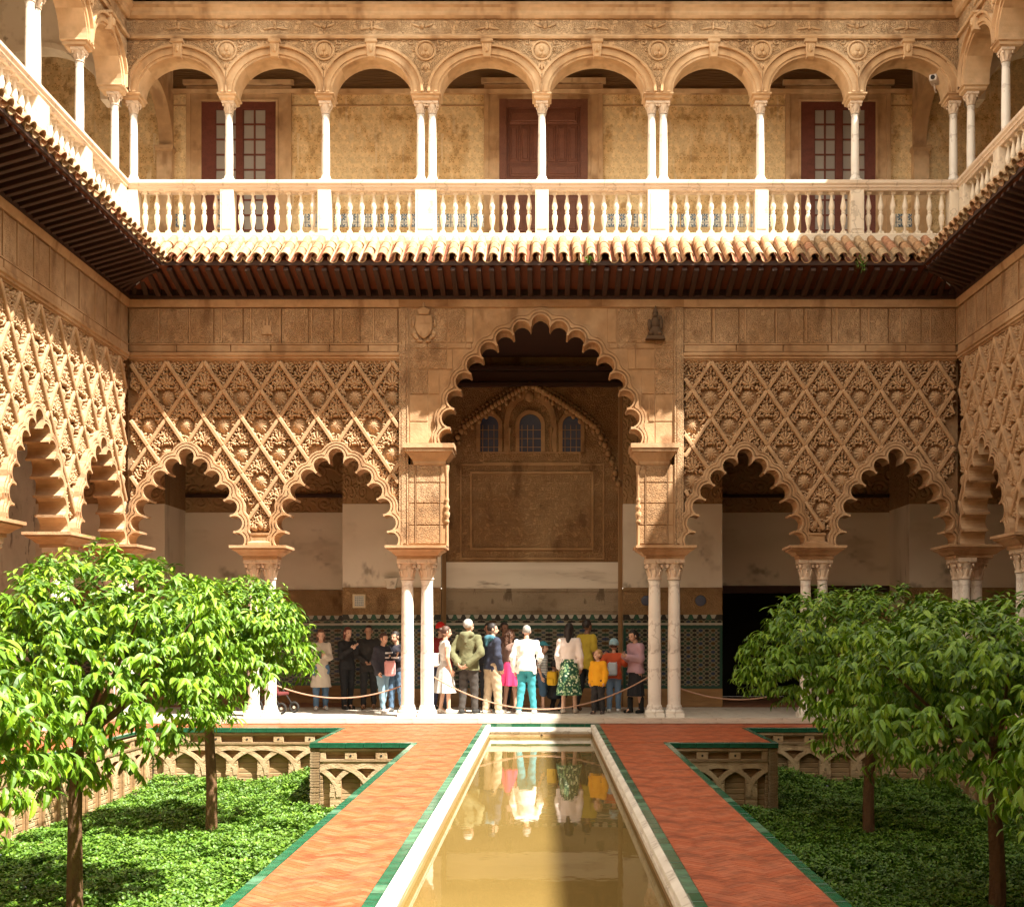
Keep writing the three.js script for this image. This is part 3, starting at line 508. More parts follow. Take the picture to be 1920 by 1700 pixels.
// ---- north wing, upper storey
const colsN = [[-8.35, 0, 1], [-6.41, 0], [-4.44, 0], [-2.39, 1], [-0.043, 0], [2.31, 1], [4.4, 0], [6.33, 0], [8.33, 0, 1]].map(([u, dbl, corner]) => ({ u, dbl, corner }));
upperArcade(north, colsN, XL - 0.1, XR + 0.1, { ext0: -0.1, ext1: -0.1 });
balustrade(north, colsN, XL, XR);
const colsW = [[-9.9, 0, 1], [-8.2, 1], [-6.16, 0], [-4.1, 1], [-2.06, 0], [0.16, 0, 1]].map(([u, dbl, corner]) => ({ u, dbl, corner }));
const colsE = colsW.map((c) => ({ ...c, u: -c.u }));
for (const c of [...colsW, ...colsE]) if (c.corner) c.u = Math.sign(c.u || 1) * Math.abs(c.u);
colsW[5].u = -0.22; colsE[5].u = 0.22; colsW[0].hidden = colsE[0].hidden = false;
upperArcade(west, colsW, -10, 0.0); upperArcade(east, colsE, 0.0, 10);
balustrade(west, colsW, -10, -0.02); balustrade(east, colsE, 0.02, 10);

// ---- side wings, lower storey
const sideArches = (s) => [-7.36, -4.41, -1.47].map((u) => lobeArch(s * -u, SPRING, 1.03, 1.8, 6, 0.455, 0.38)).sort((a, b) => a.c0 - b.c0);
for (const [w, s, u0, u1] of [[west, -1, -8.9, 0], [east, 1, 0, 8.9]]) {
  const A = sideArches(s);
  M('arcade_wall', slabWithArches(u0, u1, SPRING, 7.28, A, 0.03, -0.44, -0.15), mat.ground, w);
  for (const a of A) archMould(w, a, -0.45, smallMould, mat.stone);
  net(w, u0 + 0.02, u1 - 0.02, 7.2, s < 0 ? -0.42 : 0.42, A, SPRING + 0.3);
  for (const u of [2.94, 5.88]) columnPair(w, s * u, 0.115, 0.172, 0.4);
  M('border', [strip([[-0.2, 7.2], [-0.04, 7.2], [-0.03, 7.23], [0, 7.24], [0, 7.28], [0.03, 7.3], [0.03, 7.36], [-0.2, 7.36]], u0, u1)], mat.stone, w);
  const fr = M('frieze', [bb(u0, u1, 7.36, 8.44, -0.44, -0.035)], mat.ground, w);
  let x = u0; while (x < u1 - 0.05) { let q = rr(0.5, 0.8); if (u1 - x - q < 0.3) q = u1 - x; M('panel', rbox(x + 0.007, x + q - 0.007, 7.545, 8.25, -0.05, rr(-0.006, 0.003), 0.01), mat.carved, fr); M('fillet', rbox(x - 0.016, x + 0.016, 7.55, 8.25, -0.01, 0.018, 0.006), mat.stone, fr); x += q; }
  x = u0; while (x < u1 - 0.05) { let q = rr(0.8, 1.2); if (u1 - x - q < 0.3) q = u1 - x; M('panel', rbox(x + 0.007, x + q - 0.007, 7.375, 7.515, -0.05, rr(-0.006, 0.003), 0.01), mat.stone, fr); x += q; }
  M('fillet', [strip([[-0.05, 7.517], [0.012, 7.517], [0.012, 7.543], [-0.05, 7.543]], u0, u1), strip([[-0.05, 8.27], [0.02, 8.27], [0.05, 8.4], [0.05, 8.418], [-0.05, 8.418]], u0, u1)], mat.stone, fr);
  // the rest of the wing beyond the frame: plain walls that close the court
  const far = s < 0 ? [-30, -8.9] : [8.9, 30], far2 = s < 0 ? [-30, -10] : [10, 30];
  M('plain_wall', [bb(far[0], far[1], SPRING, 8.6, -0.45, -0.02), bb(far2[0], far2[1], 8.62, 9.75, -0.45, -0.02), bb(far2[0], far2[1], 12.9, 14.42, -0.4, -0.02)], mat.stone, w);
  M('upper_eave', [extr([[-0.5, 14.42], [0.05, 14.42], [0.74, 14.52], [0.74, 14.6], [-4.4, 16.4], [-4.4, 16.2], [-0.5, 14.72]].map(([a, b]) => [-a, b]), far2[0], far2[1]).rotateY(PI / 2), strip([[0, 9.58], [1.02, 8.92], [1.02, 8.86], [0, 8.6]], far[0] + (s < 0 ? 0 : 0.7), far[1] - (s < 0 ? 0.7 : 0))], mat.wood, w);
  for (let k = 0; k < 7; k++) for (const [y0, y1, d] of [[0, SPRING, 0.3], [10.0, 12.95, 0.2]]) M('column', [bb(-d / 2, d / 2, y0, y1, -0.35, -0.1).translate(s * (11.8 + k * 2.95), 0, 0)], mat.marble, w);
  M('parapet', [bb(far2[0], far2[1], 9.75, 10.8, -0.25, -0.1)], mat.marble, w);
}
// ---- inside the galleries: rear walls, ceilings, floors of the upper storey
{
  const L = -3.4, inner = each('gallery_wall', [                                     // lime-washed bands and the plaster above
    bb(-4.63, -2.37, 2.74, 4.66, L - 0.4, L), bb(1.82, 4.1, 2.74, 4.66, L - 0.4, L), bb(-12, -8.72, 2.74, 4.66, L - 0.4, L), bb(8.4, 12, 2.74, 4.66, L - 0.4, L),
    bb(-8.72, -4.63, 2.74, 4.62, -5.4, -5.0), bb(4.1, 8.4, 2.84, 4.62, -5.4, -5.0), bb(-8.9, -8.72, 0, 4.66, -5.35, L - 0.4), bb(-4.63, -4.5, 0, 4.66, -5.35, L - 0.4), bb(3.97, 4.1, 0, 4.66, -5.35, L - 0.4), bb(8.4, 8.56, 0, 4.66, -5.35, L - 0.4),
    bb(-2.37, 1.82, 2.72, 3.34, L - 0.7, L - 0.3)], mat.lime, north)[0];
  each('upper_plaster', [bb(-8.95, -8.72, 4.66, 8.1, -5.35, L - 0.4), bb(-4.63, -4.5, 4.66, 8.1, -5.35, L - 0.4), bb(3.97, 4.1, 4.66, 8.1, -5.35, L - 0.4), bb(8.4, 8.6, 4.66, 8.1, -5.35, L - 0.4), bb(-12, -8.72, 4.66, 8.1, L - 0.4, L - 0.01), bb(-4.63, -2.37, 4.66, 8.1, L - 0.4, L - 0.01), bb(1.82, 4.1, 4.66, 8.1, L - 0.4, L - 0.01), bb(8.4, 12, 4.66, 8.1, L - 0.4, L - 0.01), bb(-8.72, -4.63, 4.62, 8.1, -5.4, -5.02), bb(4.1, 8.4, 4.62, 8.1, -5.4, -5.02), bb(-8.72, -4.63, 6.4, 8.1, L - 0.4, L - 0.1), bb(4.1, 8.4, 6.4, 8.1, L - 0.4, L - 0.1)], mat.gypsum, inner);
  each('wood_cornice', [bb(-8.7, -4.65, 4.98, 5.06, -5.02, -4.94), bb(4.12, 8.38, 4.98, 5.06, -5.02, -4.94), bb(-2.37, 1.82, 7.5, 7.74, L - 0.3, L - 0.2), bb(-2.37, 1.82, 7.4, 7.48, L - 0.3, L - 0.14), bb(-2.4, 1.85, 7.76, 7.84, L - 0.3, L - 0.05)], mat.wood, inner);
  // brown ornamental band between the tiles and the lime wash
  const bandX = [[-4.63, -2.37, L], [1.82, 4.1, L], [-12, -8.72, L], [8.4, 12, L], [-8.72, -4.63, -5.0]];
  for (const [a, b, z] of bandX) M('ornamental_band', [bb(a, b, 1.99, 2.72, z - 0.4, z - 0.006), bb(a, b, 2.66, 2.74, z - 0.02, z + 0.03), bb(a, b, 2.12, 2.17, z - 0.02, z + 0.025)], mat.gypsum, inner);
  M('ornamental_band', [bb(-2.37, 1.82, 1.99, 2.72, L - 0.7, L - 0.306), bb(-2.37, 1.82, 2.66, 2.73, L - 0.32, L - 0.28), bb(-2.37, 1.82, 2.2, 2.26, L - 0.32, L - 0.28)], std({ color: [0.36, 0.28, 0.19], map: limeMap, bumpMap: arabFine, bumpScale: 0.01 }), inner);
  for (const [x, b, z] of [[-2.37, 0.1, L], [1.72, 0.1, L]]) M('corner_post', bb(x, x + b, 0.5, 7.4, z - 0.36, z - 0.24), mat.gypsumPlain, inner);
  // tiled dado with its merlon frieze, on a brick footing
  const dado = each('tiled_dado', [bb(-4.63, -2.37, 0.42, 2.0, L - 0.4, L + 0.01), bb(1.82, 4.1, 0.42, 2.0, L - 0.4, L + 0.01), bb(-12, -8.72, 0.42, 2.0, L - 0.4, L + 0.01), bb(8.4, 12, 0.42, 2.0, L - 0.4, L + 0.01), bb(-2.37, 1.82, 0.42, 2.0, L - 0.7, L - 0.29), bb(-8.72, -4.63, 0.42, 2.0, -5.4, -4.99)], mat.dado, north)[0];
  const segs = [[-12, -8.72, L + 0.01], [8.4, 12, L + 0.01], [-4.63, -2.37, L + 0.01], [-2.37, 1.82, L - 0.29], [1.82, 4.1, L + 0.01], [-8.72, -4.63, -4.99]], white = std({ color: [0.42, 0.39, 0.32], roughness: 0.35 }), dg = [std({ color: [0.02, 0.09, 0.055], roughness: 0.3 }), std({ color: [0.025, 0.022, 0.02], roughness: 0.3 })];
  const merlon = geo(extr([[-0.075, 0.115], [-0.02, 0], [0.02, 0], [0.075, 0.115]].map(([x, y]) => [-x, 0.115 - y]), 0, 0.012).rotateZ(0)), mw = geo(extr([[-0.07, 0.118], [-0.03, 0.03], [0.03, 0.03], [0.07, 0.118]], 0, 0.006));
  for (const [a, b, z] of segs) {
    M('tile_band', [bb(a, b, 1.997, 2.125, z - 0.03, z + 0.002)], dg[1], dado); M('tile_band', [bb(a, b, 1.88, 1.93, z - 0.02, z + 0.004)], white, dado);
    M('tile_band', [bb(a, b, 1.8, 1.87, z - 0.02, z + 0.003)], mat.greenDark, dado); M('tile_band', [bb(a, b, 0.42, 0.48, z - 0.02, z + 0.006)], mat.greenDark, dado);
    for (const x of [a + 0.002, b - 0.062]) M('tile_band', [bb(x, x + 0.06, 0.48, 1.88, z - 0.02, z + 0.005)], mat.greenDark, dado);
    const n = Math.round((b - a) / 0.2); for (let i = 0; i < n; i++) { const x = a + (i + 0.5) * (b - a) / n; const g = new THREE.Mesh(merlon, i % 2 ? dg[0] : dg[1]); g.name = 'merlon_tile'; g.position.set(x, 2.002, z + 0.002); dado.add(g); const h = new THREE.Mesh(mw, white); h.name = 'merlon_tile'; h.position.set(x + 0.1, 2.0, z + 0.002); if (i < n - 1) dado.add(h); }
  }
  each('brick_footing', [bb(-4.63, -2.37, 0, 0.42, L - 0.4, L + 0.03), bb(1.82, 4.1, 0, 0.42, L - 0.4, L + 0.03), bb(-12, -8.72, 0, 0.42, L - 0.4, L + 0.03), bb(8.4, 12, 0, 0.42, L - 0.4, L + 0.03), bb(-2.37, 1.82, 0, 0.42, L - 0.7, L - 0.26), bb(-8.72, -4.63, 0, 0.42, -5.4, -4.97)], mat.gypsumPlain, inner);
  // glazed plaque and a pale lamp box on the left part, a blue roundel on the right
  M('tile_plaque', rbox(-4.4, -4.1, 2.27, 2.59, L - 0.01, L + 0.02, 0.006), std({ color: [0.6, 0.48, 0.3], roughness: 0.4 }), inner);
  M('tile_plaque', bb(-4.35, -4.14, 2.31, 2.55, L + 0.0, L + 0.026), mat.blueTile, inner);
  M('lamp_box', extr([[-0.16, 0.13], [0.16, 0.13], [0.09, -0.12], [-0.09, -0.12]], 0, 0.16, 0.01).translate(-3.5, 2.83, L), mat.lime, inner);
  M('tile_plaque', [ball(2.35, 2.44, L, 0.12, 0.12, 0.03, 12, 6), ball(3.6, 2.44, L, 0.13, 0.13, 0.03, 12, 6)], std({ color: [0.08, 0.09, 0.14], roughness: 0.4 }), inner);
  // central recess: carved plaster panel with a pointed stalactite arch over three lattice windows
  const Z = L - 0.3, pz = M('plaster_panel', [bb(-2.37, 1.82, 3.34, 8.1, Z - 0.4, Z)], mat.gypsum, inner);
  const fr = (x0, x1, y0, y1, t, f) => M('frame', [bb(x0, x1, y0, y0 + t, Z - 0.02, Z + f), bb(x0, x1, y1 - t, y1, Z - 0.02, Z + f), bb(x0, x0 + t, y0 + t, y1 - t, Z - 0.02, Z + f), bb(x1 - t, x1, y0 + t, y1 - t, Z - 0.02, Z + f)], mat.gypsumPlain, pz);
  fr(-1.72, 1.15, 3.62, 5.44, 0.05, 0.04); fr(-1.95, 1.4, 3.4, 5.62, 0.04, 0.03); fr(-1.42, 0.85, 5.62, 5.9, 0.035, 0.03);
  for (const u of [-1.27, -0.32, 0.64]) {
    const big = u === -0.32, w = big ? 0.25 : 0.21, y0 = 5.9, h = 0.62, arc = (e, c) => { const q = []; for (let k = 0; k <= 12; k++) { const t = PI * (1 - k / 12); q.push([u + Math.cos(t) * (w + e), y0 + h + Math.sin(t) * (w + e) * c]); } return q; };
    M('window', extr([[u - w, y0], ...arc(0, 1), [u + w, y0]], Z - 0.05, Z + 0.01), mat.glassBlue, pz);
    const o = [[u - w - 0.09, y0], ...arc(0.09, 1), [u + w + 0.09, y0]], i = [[u - w, y0], ...arc(0, 1), [u + w, y0]];
    M('window_frame', extr([...o, ...i.slice().reverse()], Z - 0.01, Z + 0.07), mat.gypsumPlain, pz);
    for (let k = 0; k < 3; k++) M('lattice', [bb(u - w + 0.13 * k + 0.05, u - w + 0.13 * k + 0.065, y0, y0 + h, Z + 0.01, Z + 0.022), bb(u - w, u + w, y0 + 0.2 * k + 0.1, y0 + 0.2 * k + 0.112, Z + 0.012, Z + 0.02)], mat.gypsumPlain, pz);
    if (big) { const a = arc(0.36, 1.35), b = arc(0.24, 1.25); M('window_frame', extr([[u - w - 0.36, y0], ...a, [u + w + 0.36, y0], [u + w + 0.24, y0], ...b.reverse(), [u - w - 0.24, y0]], Z - 0.01, Z + 0.05), mat.gypsumPlain, pz); }
  }
  for (const u of [-0.8, 0.16]) M('colonnette', lathe([[0.05, 5.9], [0.03, 5.98], [0.03, 6.3], [0.05, 6.36], [0.06, 6.44]], 8).translate(u, 0, Z + 0.04), mat.gypsumPlain, pz);
  const stal = []; for (const s of [-1, 1]) for (let k = 0; k <= 26; k++) { const t = k / 26, x = -0.33 + s * t * 2.06, y = 7.45 - 1.0 * t - 0.45 * t * t - 0.85 * Math.max(0, (t - 0.74) / 0.26) ** 1.5; stal.push(ball(x, y, Z + 0.06, 0.075, 0.085, 0.1)); if (k % 2) stal.push(ball(x - s * 0.02, y - 0.12, Z + 0.04, 0.055, 0.07, 0.07)); stal.push(ball(x + s * 0.03, y + 0.11, Z + 0.03, 0.06, 0.05, 0.05)); }
  M('stalactite_arch', stal, mat.gypsumPlain, pz); M('carved_boss', [ball(-0.33, 7.18, Z + 0.06, 0.12, 0.14, 0.1), blade(0.25, 0.05, 0.05, -0.33, 7.2, Z + 0.05, 0)], mat.gypsumPlain, pz);
  M('door_recess', [bb(4.2, 6.4, 0, 2.86, -8, -7.9), bb(4.1, 4.2, 0, 2.84, -8, -5.02), bb(6.4, 6.5, 0, 2.84, -8, -5.02), bb(4.1, 6.5, 2.84, 2.9, -8, -5.02)], mat.black, inner);
  const dr = M('door_frame', [bb(6.5, 8.4, 0, 2.84, -5.3, -5.0)], mat.gypsum, inner); M('door_leaf', rbox(6.45, 6.55, 0.02, 2.8, -5.0, -4.1, 0.01), mat.wood, dr); M('lintel', bb(4.11, 8.39, 2.66, 2.84, -5.1, -4.96), mat.wood, dr);
  // ceiling and the structural floor between the storeys
  each('gallery_ceiling', [bb(-12, 12, 8.1, 8.2, -5.4, -0.46), bb(-12, XL - 0.46, 8.1, 8.2, -0.46, 30), bb(XR + 0.46, 12, 8.1, 8.2, -0.46, 30)], mat.wood, north);
  each('upper_floor', [bb(-12, 12, 9.45, 9.6, -5.4, -0.34), bb(-12, XL - 0.34, 9.45, 9.6, -0.34, 30), bb(XR + 0.34, 12, 9.45, 9.6, -0.34, 30)], mat.lime, north);
  each('upper_ceiling', [bb(-12, 12, 14.72, 14.8, -5.4, -0.36), bb(-12, XL - 0.36, 14.72, 14.8, -0.36, 30), bb(XR + 0.36, 12, 14.72, 14.8, -0.36, 30)], mat.lime, north);
  // upper rear wall
  const W = -2.5, up = M('upper_gallery_wall', [bb(-12, 12, 9.6, 14.8, W - 0.3, W)], mat.paintedWall, north);
  M('tile_skirting', [bb(-8.2, -7.0, 9.6, 11.02, W - 0.01, W + 0.03), bb(-5.35, -1.3, 9.6, 11.02, W - 0.01, W + 0.03), bb(1.27, 5.15, 9.6, 11.02, W - 0.01, W + 0.03), bb(7.45, 8.3, 9.6, 11.02, W - 0.01, W + 0.03)], mat.paintedWall, up);
  for (const [a, b] of [[-8.2, -7.0], [-5.35, -1.3], [1.27, 5.15], [7.45, 8.3]]) { const n = Math.round((b - a) / 0.34); for (let i = 0; i < n; i++) { const x = a + i * (b - a) / n; M('glazed_tile', rbox(x + 0.012, x + (b - a) / n - 0.012, 10.71, 11.0, W + 0.02, W + 0.045, 0.005), mat.blueTile, up); } }
  M('wall_moulding', [strip([[W, 13.66], [W + 0.09, 13.66], [W + 0.12, 13.74], [W + 0.06, 13.78], [W, 13.78]], -8.4, 8.4), bb(-8.4, 8.4, 13.4, 13.43, W, W + 0.02)], mat.renaissance, up);
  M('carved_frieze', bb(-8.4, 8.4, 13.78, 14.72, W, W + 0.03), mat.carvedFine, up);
  const surround = (x0, x1, top) => M('door_surround', [bb(x0 - 0.27, x0, 9.6, top + 0.27, W, W + 0.05), bb(x1, x1 + 0.27, 9.6, top + 0.27, W, W + 0.05), bb(x0, x1, top, top + 0.27, W, W + 0.05), bb(x0 - 0.05, x0, 9.6, top + 0.05, W + 0.05, W + 0.09), bb(x1, x1 + 0.05, 9.6, top + 0.05, W + 0.05, W + 0.09), bb(x0, x1, top, top + 0.05, W + 0.05, W + 0.09), bb(x0 - 0.34, x0 - 0.24, 9.6, top + 0.34, W + 0.02, W + 0.08), bb(x1 + 0.24, x1 + 0.34, 9.6, top + 0.34, W + 0.02, W + 0.08), bb(x0 - 0.24, x1 + 0.24, top + 0.24, top + 0.34, W + 0.02, W + 0.08), bb(x0 - 0.4, x1 + 0.4, top + 0.36, top + 0.46, W, W + 0.14)], mat.renaissance, up);
  for (const [x0, x1] of [[-7.6, -5.95], [5.7, 7.36]]) {                        // glazed doors
    const top = 13.48; surround(x0, x1, top);
    const fw = (a, b, c, d, z0 = 0.0, z1 = 0.06) => bb(a, b, c, d, W + z0, W + z1), mid = (x0 + x1) / 2, g = [fw(x0, x0 + 0.3, 9.6, top), fw(x1 - 0.22, x1, 9.6, top), fw(x0 + 0.3, x1 - 0.22, top - 0.16, top), fw(mid + 0.02 - 0.07, mid + 0.02 + 0.07, 9.6, top - 0.16, 0, 0.075), fw(x0 + 0.3, x1 - 0.22, 9.6, 10.3)];
    const door = M('glazed_door', g, mat.woodFrame, north), c = [[x0 + 0.3, mid - 0.05], [mid + 0.09, x1 - 0.22]];
    for (const [a, b] of c) for (let i = 0; i < 2; i++) for (let j = 0; j < 9; j++) {
      const w = (b - a) / 2, h = (top - 0.16 - 10.3) / 9, px = a + i * w, py = 10.3 + j * h, m = M('pane', bb(px + 0.02, px + w - 0.02, py + 0.018, py + h - 0.018, -0.006, 0.006), mat.pane, door);
      m.position.z = W + 0.02; m.rotation.x = rr(-0.004, 0.004) * 0; m.position.x = 0;
      M('glazing_bar', [bb(px, px + 0.02, py, py + h, W, W + 0.045), bb(px + w - 0.02, px + w, py, py + h, W, W + 0.045), bb(px + 0.02, px + w - 0.02, py, py + 0.018, W, W + 0.045), bb(px + 0.02, px + w - 0.02, py + h - 0.018, py + h, W, W + 0.045)], mat.woodFrame, door);
    }
  }
  {                                                                              // panelled double door in the middle
    const x0 = -0.99, x1 = 0.97, top = 13.52; surround(x0, x1, top);
    const door = M('panelled_door', [bb(x0, x1, 9.6, top, W, W + 0.04), bb(x0, x0 + 0.16, 9.6, top, W, W + 0.12), bb(x1 - 0.16, x1, 9.6, top, W, W + 0.12), bb(x0 + 0.16, x1 - 0.16, top - 0.18, top, W, W + 0.1), bb(-0.03, 0.01, 9.6, top - 0.18, W + 0.04, W + 0.07)], mat.woodDoor, north);
    for (const [a, b] of [[x0 + 0.2, -0.05], [0.03, x1 - 0.2]]) for (const [y0, y1, n] of [[9.7, 10.5, 1], [10.6, 11.3, 2], [11.4, 11.75, 1], [11.82, 12.1, 1], [12.15, 12.95, 3], [13.0, 13.3, 1]]) for (let k = 0; k < n; k++) { const w = (b - a) / n; M('panel', [rbox(a + k * w + 0.02, a + (k + 1) * w - 0.02, y0, y1, W + 0.02, W + 0.062, 0.015), rbox(a + k * w + 0.06, a + (k + 1) * w - 0.06, y0 + 0.05, y1 - 0.05, W + 0.05, W + 0.078, 0.014)], mat.woodDoor, door); }
  }
  // transverse arches at the gallery corners, and the outer walls of the side galleries
  for (const s of [-1, 1]) {
    const x = s < 0 ? XL : XR, q = []; for (let k = 0; k <= 20; k++) { const t = PI * (1 - k / 20); q.push([Math.cos(t) * 1.2, 12.45 + Math.sin(t) * 1.05]); }
    const shape = (o) => [[-1.5, 12.45], ...q, [1.5, 12.45], [1.5, 14.7], [-1.5, 14.7]];
    M('cross_arch', [extr(shape(), -0.15, 0.15).rotateY(PI / 2).scale(1, 1, 0.85).translate(x, 0, -1.42), bb(x - 0.17, x + 0.17, 9.6, 12.45, -2.5, -2.3), molding([[0, 12.33], [0.04, 12.38], [0.04, 12.45]], 0.17, 0.12, x, -2.41)], mat.renaissance, north);
    M('cross_arch', [extr(shape(), -0.15, 0.15).translate(x + s * 1.75, 0, -0.18), extr([...q.map(([a, b]) => [a * 1.12, 12.455 + (b - 12.45) * 1.1]), ...q.slice().reverse().map(([a, b]) => [a * 0.997, b + 0.004])], -0.2, 0.2).translate(x + s * 1.75, 0, -0.18), bb(x + s * 3.3 - 0.3, x + s * 3.3 + 0.3, 9.6, 12.45, -0.35, 0)], mat.lime, north);
    const o = x + s * 3.3, w = s < 0 ? west : east, sg = -s;
    { const a = s < 0 ? -30 : -6, b = s < 0 ? 6 : 30; M('gallery_wall', [bb(a, b, 2.6, 8.1, -3.6, -3.3), bb(a, b, 0, 2.6, -3.6, -3.28)], mat.lime, w); }
    const d = M('upper_gallery_wall', [s < 0 ? bb(-30, 4, 9.6, 14.8, -3.6, -3.3) : bb(-4, 30, 9.6, 14.8, -3.6, -3.3)], std({ color: [0.62, 0.42, 0.2], map: limeMap }), w);
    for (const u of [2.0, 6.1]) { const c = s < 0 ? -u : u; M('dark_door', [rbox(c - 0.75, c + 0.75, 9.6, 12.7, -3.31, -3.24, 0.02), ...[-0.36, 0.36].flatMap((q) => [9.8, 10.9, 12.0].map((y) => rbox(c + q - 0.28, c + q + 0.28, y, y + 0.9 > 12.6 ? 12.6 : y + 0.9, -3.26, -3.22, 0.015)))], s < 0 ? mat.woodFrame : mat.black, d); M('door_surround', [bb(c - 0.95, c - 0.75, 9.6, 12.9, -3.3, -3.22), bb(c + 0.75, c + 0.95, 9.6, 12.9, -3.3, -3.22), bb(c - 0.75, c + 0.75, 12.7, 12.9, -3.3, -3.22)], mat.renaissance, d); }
    M('wall_moulding', [strip([[-3.3, 13.5], [-3.18, 13.52], [-3.14, 13.6], [-3.22, 13.66], [-3.3, 13.7]], s < 0 ? -12 : -3, s < 0 ? 3 : 12)], mat.renaissance, d);
  }
}
// ---- south wing behind the camera, closing the court
{
  const s = wingGroup('plain sandstone palace wing behind the viewer closing the court', [0, 0, 29], PI);
  M('plain_wall', [bb(-12, 12, SPRING, 9.7, -0.45, 0), bb(-12, 12, 12.9, 14.7, -0.45, 0), bb(-12, 12, 0, 14.7, -3.6, -3.3)], mat.stone, s);
  for (let k = -4; k <= 4; k++) for (const [y0, y1] of [[0, SPRING], [9.7, 12.9]]) M('column', bb(k * 2 - 0.14, k * 2 + 0.14, y0, y1, -0.4, -0.1), mat.marble, s);
  M('roof', [bb(-12, 12, 14.7, 14.85, -3.6, 0.7), bb(-12, 12, 9.5, 9.7, -3.3, -0.45)], mat.wood, s);
}
// ---------------------------------------------------------------- court floor, paths, pool, sunken gardens
const PY = -0.12, SOIL = -1.45, PCX = -0.065;
mat.brickBed = std({ color: [0.44, 0.2, 0.11], map: clayMap });
mat.rubble = std({ color: [0.56, 0.42, 0.26], map: stoneMap, bumpMap: tex(512, 0.75, (u, v) => { const c = v * 11, q = Math.abs((c % 1) - 0.5); return 0.25 + 0.5 * sstep(0.46, 0.32, q) + 0.4 * (fbm(u, v, 12, 4, 91) - 0.5); }, false), bumpScale: 0.022 });
mat.gardenStone = std({ color: [0.6, 0.46, 0.3], map: stoneMap, bumpMap: stoneBump, bumpScale: 0.012 });
const brickMats = [[0.47, 0.11, 0.038], [0.5, 0.13, 0.05], [0.43, 0.095, 0.03], [0.46, 0.125, 0.055], [0.5, 0.145, 0.065]].map((c) => std({ color: c, map: clayMap, roughness: 0.62, bumpMap: stoneBump, bumpScale: 0.003 }));
mat.floor = std({ color: [0.66, 0.6, 0.52], map: marbleMap, roughness: 0.5 });

struct('ground', [bb(-60, 60, -1.75, SOIL, -30, 90)], std({ color: [0.1, 0.07, 0.045], map: stoneMap, bumpMap: stoneBump, bumpScale: 0.05 }));
{
  const f = struct('gallery_floor', [bb(-12, 12, -0.4, -0.006, -8, 0.18), bb(-12, -8.36, -0.4, -0.006, 0.18, 30), bb(8.31, 12, -0.4, -0.006, 0.18, 30)], mat.brickBed);
  let x = -9; while (x < 9) { const w = rr(1.0, 1.5); for (const [z0, z1] of [[-0.42, 0.2]]) M('paving_slab', bb(x + 0.002, x + w - 0.002, -0.105, 0, z0, z1), mat.floor, f); x += w; }
  x = -9; while (x < 9) { const w = rr(0.5, 0.62); for (let k = 0; k < 4; k++) M('paving_slab', bb(x + 0.002, x + w - 0.002, -0.02, -0.001 - rr(0, 0.002), -3.3 + k * 0.719, -3.3 + (k + 1) * 0.719 - 0.004), mat.floor, f); x += w; }
}
// herringbone bricks clipped to a rectangle
function clipPoly(poly, x0, x1, z0, z1) {
  const cut = (p, f) => { const o = []; for (let i = 0; i < p.length; i++) { const a = p[i], b = p[(i + 1) % p.length], fa = f(a), fb = f(b); if (fa >= 0) o.push(a); if ((fa >= 0) !== (fb >= 0)) { const t = fa / (fa - fb); o.push([lerp(a[0], b[0], t), lerp(a[1], b[1], t)]); } } return o; };
  for (const f of [(p) => p[0] - x0, (p) => x1 - p[0], (p) => p[1] - z0, (p) => z1 - p[1]]) { poly = cut(poly, f); if (poly.length < 3) return []; }
  return poly;
}
function prism(poly, y0, y1) {
  const c = poly.reduce((s, p, i) => { const q = poly[(i + 1) % poly.length]; return s + p[0] * q[1] - q[0] * p[1]; }, 0); if (c < 0) poly = poly.slice().reverse();
  const pos = [], n = poly.length; for (let i = 1; i + 1 < n; i++) for (const k of [0, i + 1, i]) pos.push(poly[k][0], y1, poly[k][1]);
  for (let i = 0; i < n; i++) { const a = poly[i], b = poly[(i + 1) % n]; pos.push(a[0], y1, a[1], b[0], y1, b[1], b[0], y0, b[1], a[0], y1, a[1], b[0], y0, b[1], a[0], y0, a[1]); }
  const g = new THREE.BufferGeometry(); g.setAttribute('position', new THREE.Float32BufferAttribute(pos, 3)); g.computeVertexNormals(); return g;
}
